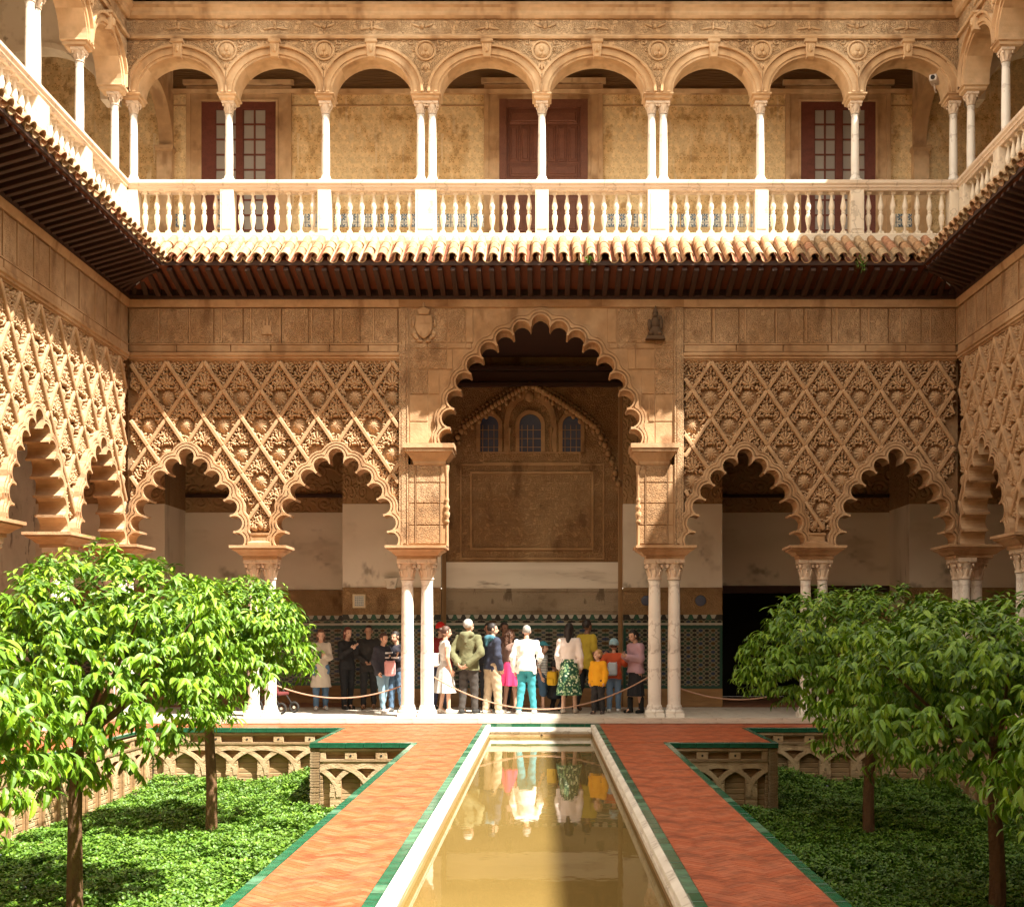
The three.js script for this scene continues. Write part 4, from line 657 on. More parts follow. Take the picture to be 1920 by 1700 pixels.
function herringbone(parent, x0, x1, z0, z1, singles) {
  const W = 0.068, L = 4 * W, S = Math.SQRT1_2, list = [], r = rng(Math.round(x0 * 31 + z0 * 7 + 900));
  const N = Math.ceil((x1 - x0 + z1 - z0 + 9) / W * 0.75) + 40, cx = (x0 + x1) / 2, cz = z1;
  const seen = (i, j) => 0;
  // bricks 4x1 in a staircase: horizontal bricks at (i + 4k + ..., row), vertical ones between
  for (let row = -N; row <= N; row++) for (let k = -Math.ceil(N / 8) - 2; k <= Math.ceil(N / 8) + 2; k++) for (const vert of [0, 1]) {
    const a = vert ? row * W : (row + 8 * k) * W, b = vert ? (row + 8 * k + 1) * W : row * W;           // lower corner in pattern axes
    const q = vert ? [a, b, a + W, b + L] : [a, b, a + L, b + W], g = 0.0014;
    const pts = [[q[0] + g, q[1] + g], [q[2] - g, q[1] + g], [q[2] - g, q[3] - g], [q[0] + g, q[3] - g]].map(([u, v]) => [cx + (u - v) * S, cz - 6 + (u + v) * S]);
    const p = clipPoly(pts, x0, x1, z0, z1); if (p.length < 3) continue;
    const area = Math.abs(p.reduce((s, c, i) => { const d = p[(i + 1) % p.length]; return s + c[0] * d[1] - d[0] * c[1]; }, 0)) / 2; if (area < 0.0008) continue;
    list.push({ g: prism(p, PY - 0.03, PY + r() * 0.0008), z: Math.max(...p.map((c) => c[1])), m: Math.floor(r() * brickMats.length) });
  }
  list.sort((a, b) => b.z - a.z);
  list.slice(0, singles).forEach((b) => M('brick', b.g, brickMats[b.m], parent));
  const rest = list.slice(singles);
  for (let m = 0; m < brickMats.length; m++) { const g = rest.filter((b) => b.m === m).map((b) => b.g); if (g.length) { const o = M('brick_paving', g, brickMats[m], parent); o.userData.kind = 'stuff'; } }
  return list.length;
}
function greenEdge(parent, x0, x1, z0, z1, worn = 0.1, th = 0.05) {       // glazed green edging tiles in a row
  const along = x1 - x0 > z1 - z0 ? 'x' : 'z', len = along === 'x' ? x1 - x0 : z1 - z0, n = Math.round(len / 0.285), d = len / n;
  for (let i = 0; i < n; i++) {
    const g = along === 'x' ? rbox(0.003, d - 0.003, -(z1 - z0) / 2 + 0.002, (z1 - z0) / 2 - 0.002, 0, th, 0.006).rotateX(-PI / 2).translate(x0 + i * d, PY - th + 0.005, (z0 + z1) / 2) : rbox(-(x1 - x0) / 2 + 0.002, (x1 - x0) / 2 - 0.002, 0.003, d - 0.003, 0, 0.05, 0.006).rotateX(-PI / 2).translate((x0 + x1) / 2, PY - 0.045, z0 + (i + 1) * d);
    const m = M('edging_tile', g, R() < worn ? mat.greenWorn : mat.green, parent); m.position.y = rr(-0.002, 0.002);
  }
}
const STUB = 4.3, GN = 1.2, SX = 3.9, POS = (s) => (s < 0 ? 2.2 : 2.09), PE = 1.175, PG = 1.075;   // path edges either side of the pool
for (const s of [-1, 1]) {
  const PO = POS(s), p = struct('path', s < 0 ? bb(-PO, -PG + PCX, SOIL, PY - 0.008, STUB - 0.35, 27) : bb(PG + PCX, PO, SOIL, PY - 0.008, STUB - 0.35, 27), mat.brickBed);
  const i0 = s < 0 ? -PO + 0.1 : PE + PCX, i1 = s < 0 ? -PE + PCX : PO - 0.1;
  herringbone(p, i0, i1, STUB, 17.2, 300);
  greenEdge(p, s < 0 ? -PO : PO - 0.1, s < 0 ? -PO + 0.1 : PO, STUB + 0.1, 17.3, 0.12);
  greenEdge(p, s < 0 ? -PE + PCX : PG + PCX, s < 0 ? -PG + PCX : PE + PCX, 0.3, 17.3, 0.4);
}
{
  const w = struct('walkway', [bb(-7.5, -PG + PCX, SOIL + 0.02, PY - 0.008, 0.19, GN - 0.3), bb(PG + PCX, 7.5, SOIL + 0.02, PY - 0.008, 0.19, GN - 0.3), bb(-SX + 0.1, -PG + PCX, SOIL + 0.02, PY - 0.008, GN - 0.3, STUB - 0.35), bb(PG + PCX, SX - 0.1, SOIL + 0.02, PY - 0.008, GN - 0.3, STUB - 0.35), bb(-8.36, -7.8, SOIL, PY - 0.008, 0.19, 27), bb(7.8, 8.31, SOIL, PY - 0.008, 0.19, 27)], mat.brickBed);
  for (const s of [-1, 1]) {
    const f = (a, b) => (s < 0 ? [-b, -a] : [a, b]);
    for (const [a, b, z0, z1] of [[PE + s * PCX, SX, 0.2, GN - 0.1], [PE + s * PCX, SX - 0.1, GN - 0.1, STUB - 0.1], [SX, 7.4, 0.2, GN - 0.1], [7.6, 8.3, 0.2, 14]]) { const [x0, x1] = f(a, b); herringbone(w, x0, x1, z0, z1, 0); }
    { const [x0, x1] = f(SX, 7.6); greenEdge(w, x0, x1, GN - 0.1, GN + 0.035, 0.1, 0.085); } { const [x0, x1] = f(POS(s) - 0.1, SX); greenEdge(w, x0, x1, STUB - 0.1, STUB + 0.035, 0.1, 0.085); }
    { const [x0, x1] = f(SX - 0.1, SX); greenEdge(w, x0, x1, GN, STUB - 0.1); } { const [x0, x1] = f(7.5, 7.6); greenEdge(w, x0, x1, GN, 14); }
  }
}
// retaining walls of the sunken gardens, with interlaced arches; local axes u, v (0 at the top), w out
function gardenWall(label, pos, turn, len, detail = true) {
  const t = thing('garden_wall', label, 'garden wall', pos, turn, undefined), H = -SOIL + PY, p = 0.58;
  M('backing', bb(0, len, -H - 0.1, -0.05, -0.4, -0.11), mat.rubble, t);
  M('capping', [rbox(-0.0, len, -0.135, -0.086, -0.39, 0.012, 0.008)], mat.gardenStone, t);
  if (!detail) { M('plain_face', bb(0, len, -H, -0.1, -0.11, 0), mat.rubble, t); return t; }
  M('ledge', bb(0, len, -0.31, -0.271, -0.12, 0.005), mat.gardenStone, t); M('ledge', bb(0, len, -0.15, -0.135, -0.12, 0.0), mat.gardenStone, t);
  const n = Math.max(1, Math.round(len / p)), d = len / n, a0 = d * 1.19, b0 = 0.56, th = 0.08, y0 = -0.9;
  for (let i = 0; i <= n; i++) {
    const x0 = Math.max(0, i * d - 0.1), x1 = Math.min(len, i * d + 0.1); if (x1 - x0 < 0.05) continue;
    M('niche_block', [rbox(x0 + 0.002, x1 - 0.002, -0.272, -0.149, -0.12, -0.002, 0.008)], mat.gardenStone, t);
    if (i > 0 && i < n) M('drain_hole', new THREE.CylinderGeometry(0.02, 0.02, 0.01, 8).rotateX(PI / 2).translate(i * d, -0.212, -0.0005), mat.black, t);
  }
  const ell = (c, a, b) => { const q = []; for (let k = 0; k <= 22; k++) { const s = PI * (1 - k / 22); q.push([c + Math.cos(s) * a, y0 + Math.sin(s) * b]); } return q; };
  const cl = (q) => q.map(([x, y]) => [clamp(x, 0, len), y]);
  const top = [[0, -0.308]];                                                     // solid spandrel above the arches
  for (let k = 0; k <= 40 * n; k++) { const x = len * k / (40 * n); let y = -9; for (let i = -2; i <= n + 1; i++) { const q = (x - (i + 0.5) * d) / a0; if (Math.abs(q) < 1) y = Math.max(y, y0 + (b0 + 0.005) * Math.sqrt(1 - q * q)); } top.push([x, Math.min(y, -0.318)]); }
  top.push([len, -0.308]); M('spandrel', extr(top, -0.12, -0.012), mat.gardenStone, t);
  for (let i = -2; i <= n + 1; i++) { const c = (i + 0.5) * d, o = cl(ell(c, a0, b0)), q = cl(ell(c, a0 - th, b0 - th)); if (c + a0 < 0.1 || c - a0 > len - 0.1) continue; M('interlaced_arch', extr([...o, ...q.reverse()], -0.12, [0, -0.008, -0.004][(i + 3) % 3]), mat.gardenStone, t); }
  for (const x of [0.001, len - 0.041]) M('pier', bb(x, x + 0.04, -H, -0.28, -0.12, -0.02), mat.rubble, t);
  for (let i = 0; i <= n; i++) { const x0 = Math.max(0, (i + 0.5) * d - 0.19 * d), x1 = Math.min(len, (i + 0.5) * d + 0.19 * d); if (x1 - x0 > 0.03) M('pier', rbox(x0, x1, -H, y0 + 0.28, -0.12, -0.016, 0.008), mat.rubble, t); }
  return t;
}
gardenWall('sunlit garden wall with interlaced arches below the walkway, behind the left orange trees', [-7.5, PY, GN], 0, 3.6);
gardenWall('sunlit short garden wall with interlaced arches, left of the left brick path', [-SX + 0.17, PY, STUB], 0, SX - 2.2 - 0.17);
gardenWall('long garden wall with interlaced arches along the far left of the left garden', [-7.5, PY, 22], PI / 2, 22 - GN);
gardenWall('shaded garden wall with interlaced arches below the walkway, behind the right orange trees', [SX, PY, GN], 0, 3.6);
gardenWall('shaded short garden wall with interlaced arches, right of the right brick path', [2.09, PY, STUB], 0, SX - 2.09 - 0.17);
gardenWall('long shaded garden wall with interlaced arches along the far right of the right garden', [7.5, PY, GN], -PI / 2, 22 - GN);
for (const s of [-1, 1]) {
  const t = thing('brick_pier', s < 0 ? 'sunlit rough brick corner pier of the left sunken garden' : 'shaded rough brick corner pier of the right sunken garden', 'pier', [s * (SX - 0.085), SOIL, STUB - 0.1]);
  let y = 0; const r = rng(40 + s); while (y < 1.27) { const h = 0.042; M('brick', bb(-0.085 + r() * 0.012, 0.085 - r() * 0.012, y + 0.006, y + h, -0.3, 0.1 + r() * 0.018), brickMats[4].clone(), t).material = mat.gardenStone; y += h + 0.004; }
  M('core', bb(-0.07, 0.07, 0, 1.27, -0.29, 0.085), mat.rubble, t);
}
struct('terrace', [bb(-8.4, 8.4, SOIL, PY - 0.01, 22, 32)], mat.brickBed);
// ---- pool
const WATER = -0.335;
{
  const t = thing('pool', 'long narrow reflecting pool with pale marble coping between the brick paths', 'pool', [PCX, 0, 0]), X = PG, XI = 1.0, Z0 = 0.42, Z1 = 27;
  const prof = [[X, PY - 0.004], [X - 0.015, PY - 0.006], [X - 0.06, PY - 0.035], [X - 0.066, PY - 0.06], [X - 0.054, PY - 0.065], [X - 0.056, PY - 0.08], [X - 0.072, PY - 0.092], [X - 0.076, PY - 0.13], [X - 0.06, PY - 0.16], [X, PY - 0.16]];
  let z = Z0; const r = rng(8);
  while (z < 18) { const l = 1.1 + r() * 0.5; for (const s of [-1, 1]) M('coping_stone', extr(prof.map(([x, y]) => [s * x, y]), z + 0.002, z + l - 0.002), mat.marble, t); z += l; }
  for (const s of [-1, 1]) { M('side_wall', bb(Math.min(s * (XI + 0.02), s * (X + 0.09)), Math.max(s * (XI + 0.02), s * (X + 0.09)), -1.4, PY - 0.161, Z0 - 0.2, Z1), mat.gardenStone, t); }
  const a = [[0.2, PY - 0.12], [0.2, PY], [0.27, PY + 0.004], [0.275, PY - 0.025], [0.282, PY - 0.025], [0.287, PY - 0.004], [0.36, PY - 0.02], [0.415, PY - 0.05], [0.42, PY - 0.075], [0.4, PY - 0.12]].map(([w, y]) => [w + 0.06, y - 0.055]);
  for (const [x0, x1] of [[-XI - 0.0, -0.02], [-0.016, XI]]) M('coping_stone', strip(a, x0, x1), mat.marble, t);
  for (const s of [-1, 1]) M('coping_stone', bb(Math.min(s * XI, s * X), Math.max(s * XI, s * X), PY - 0.12, PY - 0.003, 0.262, Z0), mat.marble, t);
  M('end_wall', bb(-XI - 0.02, XI + 0.02, -1.4, PY - 0.176, 0.2, 0.46), mat.gardenStone, t); 
  M('spout_hole', new THREE.CylinderGeometry(0.014, 0.014, 0.02, 10).rotateX(PI / 2).translate(0.02, -0.313, 0.461), mat.black, t); M('spout_rim', new THREE.TorusGeometry(0.02, 0.006, 6, 14).translate(0.02, -0.313, 0.462), mat.gardenStone, t);
  const e = struct('pool_edging', bb(-PE + PCX, PE + PCX, SOIL, PY - 0.075, 0.1995, 0.255), mat.brickBed);
  greenEdge(e, -PE + PCX, PE + PCX, 0.205, 0.262, 0.25, 0.07); 
  const ripple = tex(512, 2.3, (u, v) => 0.6 * fbm(u, v, 6, 3, 101) + 0.4 * fbm(u, v, 14, 3, 105), false);
  const mud = tex(256, 6.1, (u, v) => mix3([1, 0.9, 0.62], [0.62, 0.55, 0.34], fbm(u, v * 0.6, 5, 4, 111)));
  const w = struct('water', new THREE.PlaneGeometry(2 * XI + 0.04, Z1 - 0.44, 1, 1).rotateX(-PI / 2).translate(PCX, WATER, (Z1 + 0.44) / 2).toNonIndexed(), new THREE.MeshPhysicalMaterial({ color: new THREE.Color().setRGB(0.225, 0.17, 0.08), map: mud, roughness: 0.02, ior: 1.33, bumpMap: ripple, bumpScale: 0.0008 }));
  uvbox(w.geometry);
}
// ---------------------------------------------------------------- orange trees, ground cover, weeds on the eave
const leafGeo = (len, wid, curl, fold) => {
  const n = 5, pos = [], uv = [], pt = (t, s) => { const w = wid * Math.pow(Math.sin(PI * Math.pow(t, 0.8)), 0.8) * (t > 0.98 ? 0 : 1); return [s * w, len * t - curl * 0.25 * t * t * len, -curl * len * t * t * 0.75 + Math.abs(s) * w * fold]; };
  for (let i = 0; i < n; i++) for (const s of [-1, 1]) { const a = pt(i / n, 0), b = pt((i + 1) / n, 0), c = pt((i + 1) / n, s), d = pt(i / n, s); const q = s > 0 ? [a, d, c, a, c, b] : [a, c, d, a, b, c]; for (const p of q) pos.push(...p); }
  const g = new THREE.BufferGeometry(); g.setAttribute('position', new THREE.Float32BufferAttribute(pos, 3)); g.computeVertexNormals(); return uvbox(g);
};
const leafGeos = [leafGeo(0.17, 0.025, 0.35, 0.35), leafGeo(0.15, 0.022, 0.6, 0.25), leafGeo(0.125, 0.02, 0.2, 0.4)];
const leafMat = (c) => new THREE.MeshPhysicalMaterial({ color: new THREE.Color().setRGB(...c), roughness: 0.5, transmission: 0.38, specularIntensity: 0.8, thickness: 0, side: THREE.DoubleSide });
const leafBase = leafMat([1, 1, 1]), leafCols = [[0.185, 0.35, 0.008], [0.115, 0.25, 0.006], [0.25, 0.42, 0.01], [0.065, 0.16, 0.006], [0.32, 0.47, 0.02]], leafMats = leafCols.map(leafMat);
mat.bark = std({ color: [0.2, 0.125, 0.075], map: woodMap, bumpMap: tex(256, 0.4, (u, v) => fbm(u * 1, v * 0.35, 16, 4, 131), false), bumpScale: 0.02 });
function limb(pts, r0, r1, seg = 10, rad = 8) {
  const c = new THREE.CatmullRomCurve3(pts.map((p) => new THREE.Vector3(...p))), g = new THREE.TubeGeometry(c, seg, 1, rad), q = g.attributes.position, N = rad + 1;
  for (let i = 0; i <= seg; i++) { const t = i / seg, o = c.getPointAt(t), k = lerp(r0, r1, t); for (let j = 0; j < N; j++) { const n = i * N + j; q.setXYZ(n, o.x + (q.getX(n) - o.x) * k, o.y + (q.getY(n) - o.y) * k, o.z + (q.getZ(n) - o.z) * k); } }
  g.computeVertexNormals(); return g;
}
function orangeTree(label, tx, tz, cx, cy, rx, ry, seed, shoots, singles) {
  const t = thing('orange_tree', label, 'tree', [tx, SOIL, tz], 0, undefined), r = rng(seed), a = (lo, hi) => lo + (hi - lo) * r();
  const ox = cx - tx, oy = cy - SOIL, base = oy - ry * 0.72, list = [limb([[0, -0.1, 0], [a(-0.03, 0.03), base * 0.35, a(-0.03, 0.03)], [a(-0.05, 0.05), base * 0.7, a(-0.05, 0.05)], [ox * 0.2, base + 0.25, 0]], 0.095, 0.06, 14, 10), new THREE.SphereGeometry(0.12, 9, 6).scale(1, 0.5, 1)];
  M('trunk', list, mat.bark, t);
  for (let k = 0; k < 7; k++) { const an = k * 0.9 + a(0, 0.5), e = a(0.25, 0.75); const p = [[ox * 0.2, base + 0.1, 0], [ox * 0.4 + Math.cos(an) * rx * 0.3, base + ry * 0.35, Math.sin(an) * rx * 0.3], [ox + Math.cos(an) * rx * 0.75, oy + ry * (e - 0.35), Math.sin(an) * rx * 0.75]]; M('branch', limb(p, 0.04, 0.008, 8, 6), mat.bark, t); }
  const L = [], V = (x, y, z) => new THREE.Vector3(x, y, z), up = V(0, 1, 0);
  for (let i = 0; i < shoots; i++) {
    let d; do { d = V(a(-1, 1), a(-1, 1), a(-1, 1)); } while (d.length() > 1 || d.length() < 0.1); d.normalize();
    if (d.y < -0.55 && r() < 0.6) d.y *= -0.5;
    const lump = 0.78 + 0.4 * fbm(d.x * 0.25 + 0.5, d.z * 0.25 + d.y * 0.31 + 0.5, 8, 2, seed), q = (r() < 0.62 ? a(0.88, 1.0) : a(0.35, 0.9)) * lump;
    const skirt = d.y < -0.1 ? 1.06 : 1, P = V(ox + d.x * rx * q * skirt, oy + d.y * ry * q, d.z * rx * q * skirt);
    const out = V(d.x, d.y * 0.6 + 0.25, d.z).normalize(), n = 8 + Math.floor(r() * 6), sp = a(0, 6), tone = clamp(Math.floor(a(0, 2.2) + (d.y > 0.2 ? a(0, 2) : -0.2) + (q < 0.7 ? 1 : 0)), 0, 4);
    for (let k = 0; k < n; k++) {
      const s = k / n, side = V(Math.cos(sp + k * 2.4), 0, Math.sin(sp + k * 2.4)), base2 = P.clone().addScaledVector(out, (s - 0.6) * 0.2).addScaledVector(up, -0.03 * s);
      const dir = out.clone().multiplyScalar(0.55).add(side.multiplyScalar(0.75)).add(V(0, -1.05 + 1.1 * r() * r() + (d.y > 0.6 ? 0.25 : 0), 0)).normalize();
      const nrm = up.clone().multiplyScalar(0.8).addScaledVector(out, 0.7).add(V(a(-0.35, 0.35), 0, a(-0.35, 0.35))), xax = dir.clone().cross(nrm).normalize(), zax = xax.clone().cross(dir).normalize(), sc = a(0.55, 1.2);
      const m = new THREE.Matrix4().makeBasis(xax, dir, zax).scale(V(sc * a(0.85, 1.15), sc, sc)).setPosition(base2);
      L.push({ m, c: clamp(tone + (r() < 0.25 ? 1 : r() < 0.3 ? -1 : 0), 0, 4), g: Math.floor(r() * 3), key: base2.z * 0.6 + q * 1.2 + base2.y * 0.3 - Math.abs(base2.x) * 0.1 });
    }
  }
  L.sort((p, q) => q.key - p.key);
  const pick = L.slice(0, singles * 3).filter((_, i) => i % 3 === 0), rest = new Set(pick);
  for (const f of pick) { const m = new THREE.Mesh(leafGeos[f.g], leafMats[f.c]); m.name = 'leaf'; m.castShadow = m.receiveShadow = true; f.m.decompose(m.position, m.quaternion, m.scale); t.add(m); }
  const col = new THREE.Color(), other = L.filter((f) => !rest.has(f));
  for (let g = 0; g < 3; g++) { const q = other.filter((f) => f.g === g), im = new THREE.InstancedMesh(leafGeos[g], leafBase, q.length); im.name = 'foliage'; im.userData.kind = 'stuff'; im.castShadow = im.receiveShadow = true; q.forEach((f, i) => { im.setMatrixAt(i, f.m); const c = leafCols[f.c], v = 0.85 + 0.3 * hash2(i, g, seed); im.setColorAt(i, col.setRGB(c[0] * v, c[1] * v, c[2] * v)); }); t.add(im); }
  return t;
}
orangeTree('sunlit orange tree nearest the left brick path, its crown the largest on the left', -5.03, 11.5, -4.74, 1.42, 1.5, 1.3, 301, 1120, 300);
orangeTree('sunlit orange tree farther back on the left, its round crown overlapping a pair of columns', -4.94, 6.5, -4.8, 1.68, 1.44, 0.92, 302, 960, 300);
orangeTree('sunlit orange tree cut off by the left edge, only a few large leaves showing', -5.0, 16.3, -4.75, 0.95, 1.5, 0.95, 303, 820, 300);
orangeTree('shaded orange tree farthest back on the right, its crown before the dark doorway', 4.82, 6.5, 4.66, 1.42, 1.68, 0.98, 304, 1120, 300);
orangeTree('shaded orange tree in the middle of the right garden with the broadest crown', 4.85, 11.5, 4.78, 1.12, 1.85, 1.05, 305, 1300, 300);
orangeTree('shaded orange tree cut off by the right edge, nearest to the viewer', 5.0, 16.3, 4.9, 0.9, 1.85, 0.95, 306, 950, 300);

// low ground cover filling the sunken beds
{
  const clump = () => { const g = [], r = rng(901); for (let k = 0; k < 7; k++) { const l = 0.036 + 0.022 * r(), q = leafGeo(l, l * 0.34, 0.4, 0.2); q.rotateX(-0.5 - 0.5 * r()).rotateY(k * 0.9 + r()).translate((r() - 0.5) * 0.05, 0.02 + r() * 0.06, (r() - 0.5) * 0.05); g.push(q); } return geo(g); };
  const g = clump(), m = leafMat([1, 1, 1]), col = new THREE.Color(), flower = geo([0, 1, 2, 3, 4].map((k) => new THREE.SphereGeometry(1, 5, 3).scale(0.009, 0.004, 0.016).translate(0, 0, 0.014).rotateY(k * 1.257)));
  for (const s of [-1, 1]) {
    const r = rng(950 + s), N = 75000, im = new THREE.InstancedMesh(g, m, N), d = new THREE.Object3D(), fl = new THREE.InstancedMesh(flower, std({ color: [0.5, 0.48, 0.75] }), 70); let nf = 0;
    for (let i = 0; i < N; i++) {
      const x = s * lerp(s < 0 ? 2.24 : 2.13, 7.42, r()), z = 1.24 + 17 * Math.pow(r(), 0.9), bush = sstep(1.6, 0, Math.hypot(Math.abs(x) - 4.2, (z - 2.0) * 0.6)), edge = sstep(3.4, 1.3, z);
      if ((Math.abs(x) < 3.95 && z < STUB + 0.03)) { d.scale.setScalar(0.001); d.position.set(s * 3, SOIL - 0.2, 2); d.updateMatrix(); im.setMatrixAt(i, d.matrix); im.setColorAt(i, col.setRGB(0, 0, 0)); continue; }
      const hgt = 0.1 + 0.16 * fbm(x * 0.09 + 2, z * 0.09, 16, 3, 961) + 0.26 * edge * fbm(x * 0.1, z * 0.1 + 3, 8, 2, 962) + 0.28 * bush + 0.09 * sstep(0.58, 0.72, fbm(x * 0.11 + 7, z * 0.11 + 1, 16, 2, 966)), y = SOIL + hgt * (0.35 + 0.65 * Math.sqrt(r()));
      d.position.set(x, y, z); d.rotation.set((r() - 0.5) * 0.7, r() * 6.28, (r() - 0.5) * 0.7); d.scale.setScalar(0.65 + 0.6 * r()); d.updateMatrix(); im.setMatrixAt(i, d.matrix);
      const v = 0.6 + 0.55 * r(), k = r(); im.setColorAt(i, col.setRGB(lerp(0.1, 0.19, k) * v, lerp(0.24, 0.34, k) * v, 0.02 * v));
      if (nf < 70 && r() < 0.003) { d.position.y = SOIL + hgt + 0.05; d.updateMatrix(); fl.setMatrixAt(nf++, d.matrix); }
    }
    fl.count = nf; im.name = numbered('ground_cover'); fl.name = numbered('flowers');
    tag(im, s < 0 ? 'bright green leafy ground cover filling the left sunken garden' : 'dark shaded leafy ground cover filling the right sunken garden', 'ground cover', null, 'stuff');
    tag(fl, s < 0 ? 'tiny pale violet flowers scattered over the left ground cover' : 'tiny pale violet flowers scattered over the right shaded ground cover', 'flowers', null, 'stuff'); scene.add(im, fl);
  }
  // weeds rooted between the roof tiles
  for (const [x, len, label, n] of [[6.12, 0.3, 'green weed hanging from the right part of the tiled eave', 46], [0.86, 0.14, 'small green weed on the eave above the central arch', 22]]) {
    const t = thing('weed', label, 'plant', [x, 8.9, 1.03]), r = rng(len * 1000), L = [];
    for (let k = 0; k < n; k++) { const q = leafGeo(0.06, 0.012, 0.4, 0.2); q.rotateX(0.6 + r()).rotateY(r() * 6).translate((r() - 0.5) * 0.16, -r() * len + 0.06, r() * 0.1); L.push(q); }
    M('leaves', L, leafMats[1], t).userData.kind = 'stuff'; M('stem', [tube([[0, 0.05, 0], [0.02, -len * 0.4, 0.06], [0.0, -len * 0.85, 0.05]], 0.006, 8, 5)], leafMats[3], t);
  }
}
// ---------------------------------------------------------------- visitors in the gallery
function surfaceNet(f, lo, hi, h) {                     // mesh of the zero level of a distance field
  const nx = Math.ceil((hi[0] - lo[0]) / h) + 2, ny = Math.ceil((hi[1] - lo[1]) / h) + 2, nz = Math.ceil((hi[2] - lo[2]) / h) + 2, v = new Float32Array(nx * ny * nz), id = new Int32Array(nx * ny * nz).fill(-1), pos = [], idx = [];
  const I = (x, y, z) => (z * ny + y) * nx + x;
  for (let z = 0; z < nz; z++) for (let y = 0; y < ny; y++) for (let x = 0; x < nx; x++) v[I(x, y, z)] = f(lo[0] + x * h, lo[1] + y * h, lo[2] + z * h);
  for (let z = 0; z + 1 < nz; z++) for (let y = 0; y + 1 < ny; y++) for (let x = 0; x + 1 < nx; x++) {
    let n = 0, sx = 0, sy = 0, sz = 0, inside = 0;
    const c = [0, 1, 2, 3, 4, 5, 6, 7].map((k) => v[I(x + (k & 1), y + ((k >> 1) & 1), z + (k >> 2))]);
    for (const q of c) if (q < 0) inside++; if (!inside || inside === 8) continue;
    for (let a = 0; a < 8; a++) for (const b of [1, 2, 4]) { const e = a ^ b; if (e < a) continue; if ((c[a] < 0) === (c[e] < 0)) continue; const t = c[a] / (c[a] - c[e]); n++; sx += (a & 1) + (b === 1 ? t : 0); sy += ((a >> 1) & 1) + (b === 2 ? t : 0); sz += (a >> 2) + (b === 4 ? t : 0); }
    id[I(x, y, z)] = pos.length / 3; pos.push(lo[0] + (x + sx / n) * h, lo[1] + (y + sy / n) * h, lo[2] + (z + sz / n) * h);
  }
  const quad = (a, b, c, d, flip) => { if (a < 0 || b < 0 || c < 0 || d < 0) return; flip ? idx.push(a, c, b, a, d, c) : idx.push(a, b, c, a, c, d); };
  for (let z = 1; z + 1 < nz; z++) for (let y = 1; y + 1 < ny; y++) for (let x = 1; x + 1 < nx; x++) {
    const s = v[I(x, y, z)] < 0;
    if (s !== v[I(x + 1, y, z)] < 0) quad(id[I(x, y - 1, z - 1)], id[I(x, y, z - 1)], id[I(x, y, z)], id[I(x, y - 1, z)], !s);
    if (s !== v[I(x, y + 1, z)] < 0) quad(id[I(x - 1, y, z - 1)], id[I(x - 1, y, z)], id[I(x, y, z)], id[I(x, y, z - 1)], !s);
    if (s !== v[I(x, y, z + 1)] < 0) quad(id[I(x - 1, y - 1, z)], id[I(x, y - 1, z)], id[I(x, y, z)], id[I(x - 1, y, z)], !s);
  }
  const g = new THREE.BufferGeometry(); g.setAttribute('position', new THREE.Float32BufferAttribute(pos, 3)); g.setIndex(idx); g.computeVertexNormals(); return g;
}
const smin = (a, b, k) => { const h = clamp(0.5 + 0.5 * (b - a) / k, 0, 1); return lerp(b, a, h) - k * h * (1 - h); };
function cap(a, b, r0, r1, fz = 1) {                    // tapered capsule, optionally flattened front to back
  const dx = b[0] - a[0], dy = b[1] - a[1], dz = (b[2] - a[2]) * fz, L = dx * dx + dy * dy + dz * dz + 1e-9, za = a[2];
  return (x, y, z) => { const px = x - a[0], py = y - a[1], pz = (z - za) * fz, t = clamp((px * dx + py * dy + pz * dz) / L, 0, 1); return (Math.hypot(px - dx * t, py - dy * t, pz - dz * t) - lerp(r0, r1, t)) / (fz > 1 ? (1 + fz) / 2 : 1); };
}
const ellip = (c, r) => (x, y, z) => { const k = Math.hypot((x - c[0]) / r[0], (y - c[1]) / r[1], (z - c[2]) / r[2]); return (k - 1) * Math.min(...r); };
const join = (fs, k) => (x, y, z) => { let d = fs[0](x, y, z); for (let i = 1; i < fs.length; i++) { const e = fs[i](x, y, z); d = e > d + k ? d : smin(d, e, k); } return d; };
// one head (unit: 0.23 m tall, chin at 0) and one relaxed hand (wrist at 0, fingers down), meshed once
const headGeo = (() => {
  const f0 = join([ellip([0, 0.135, -0.012], [0.076, 0.096, 0.096]), ellip([0, 0.07, 0.028], [0.056, 0.072, 0.062]), cap([0, 0.02, 0.045], [0, 0.035, 0.05], 0.024, 0.026), cap([0, 0.118, 0.085], [0, 0.082, 0.101], 0.009, 0.015), ellip([0, 0.052, 0.08], [0.026, 0.011, 0.014]), cap([-0.035, 0.128, 0.076], [0.035, 0.128, 0.076], 0.011, 0.011), ellip([0.078, 0.105, -0.005], [0.012, 0.032, 0.02]), ellip([-0.078, 0.105, -0.005], [0.012, 0.032, 0.02])], 0.012);
  const e1 = ellip([0.031, 0.108, 0.09], [0.016, 0.011, 0.014]), e2 = ellip([-0.031, 0.108, 0.09], [0.016, 0.011, 0.014]), m = ellip([0, 0.052, 0.094], [0.024, 0.0025, 0.01]);
  return surfaceNet((x, y, z) => Math.max(f0(x, y, z), -e1(x, y, z), -e2(x, y, z), -m(x, y, z)), [-0.11, -0.03, -0.13], [0.11, 0.25, 0.13], 0.0065);
})();
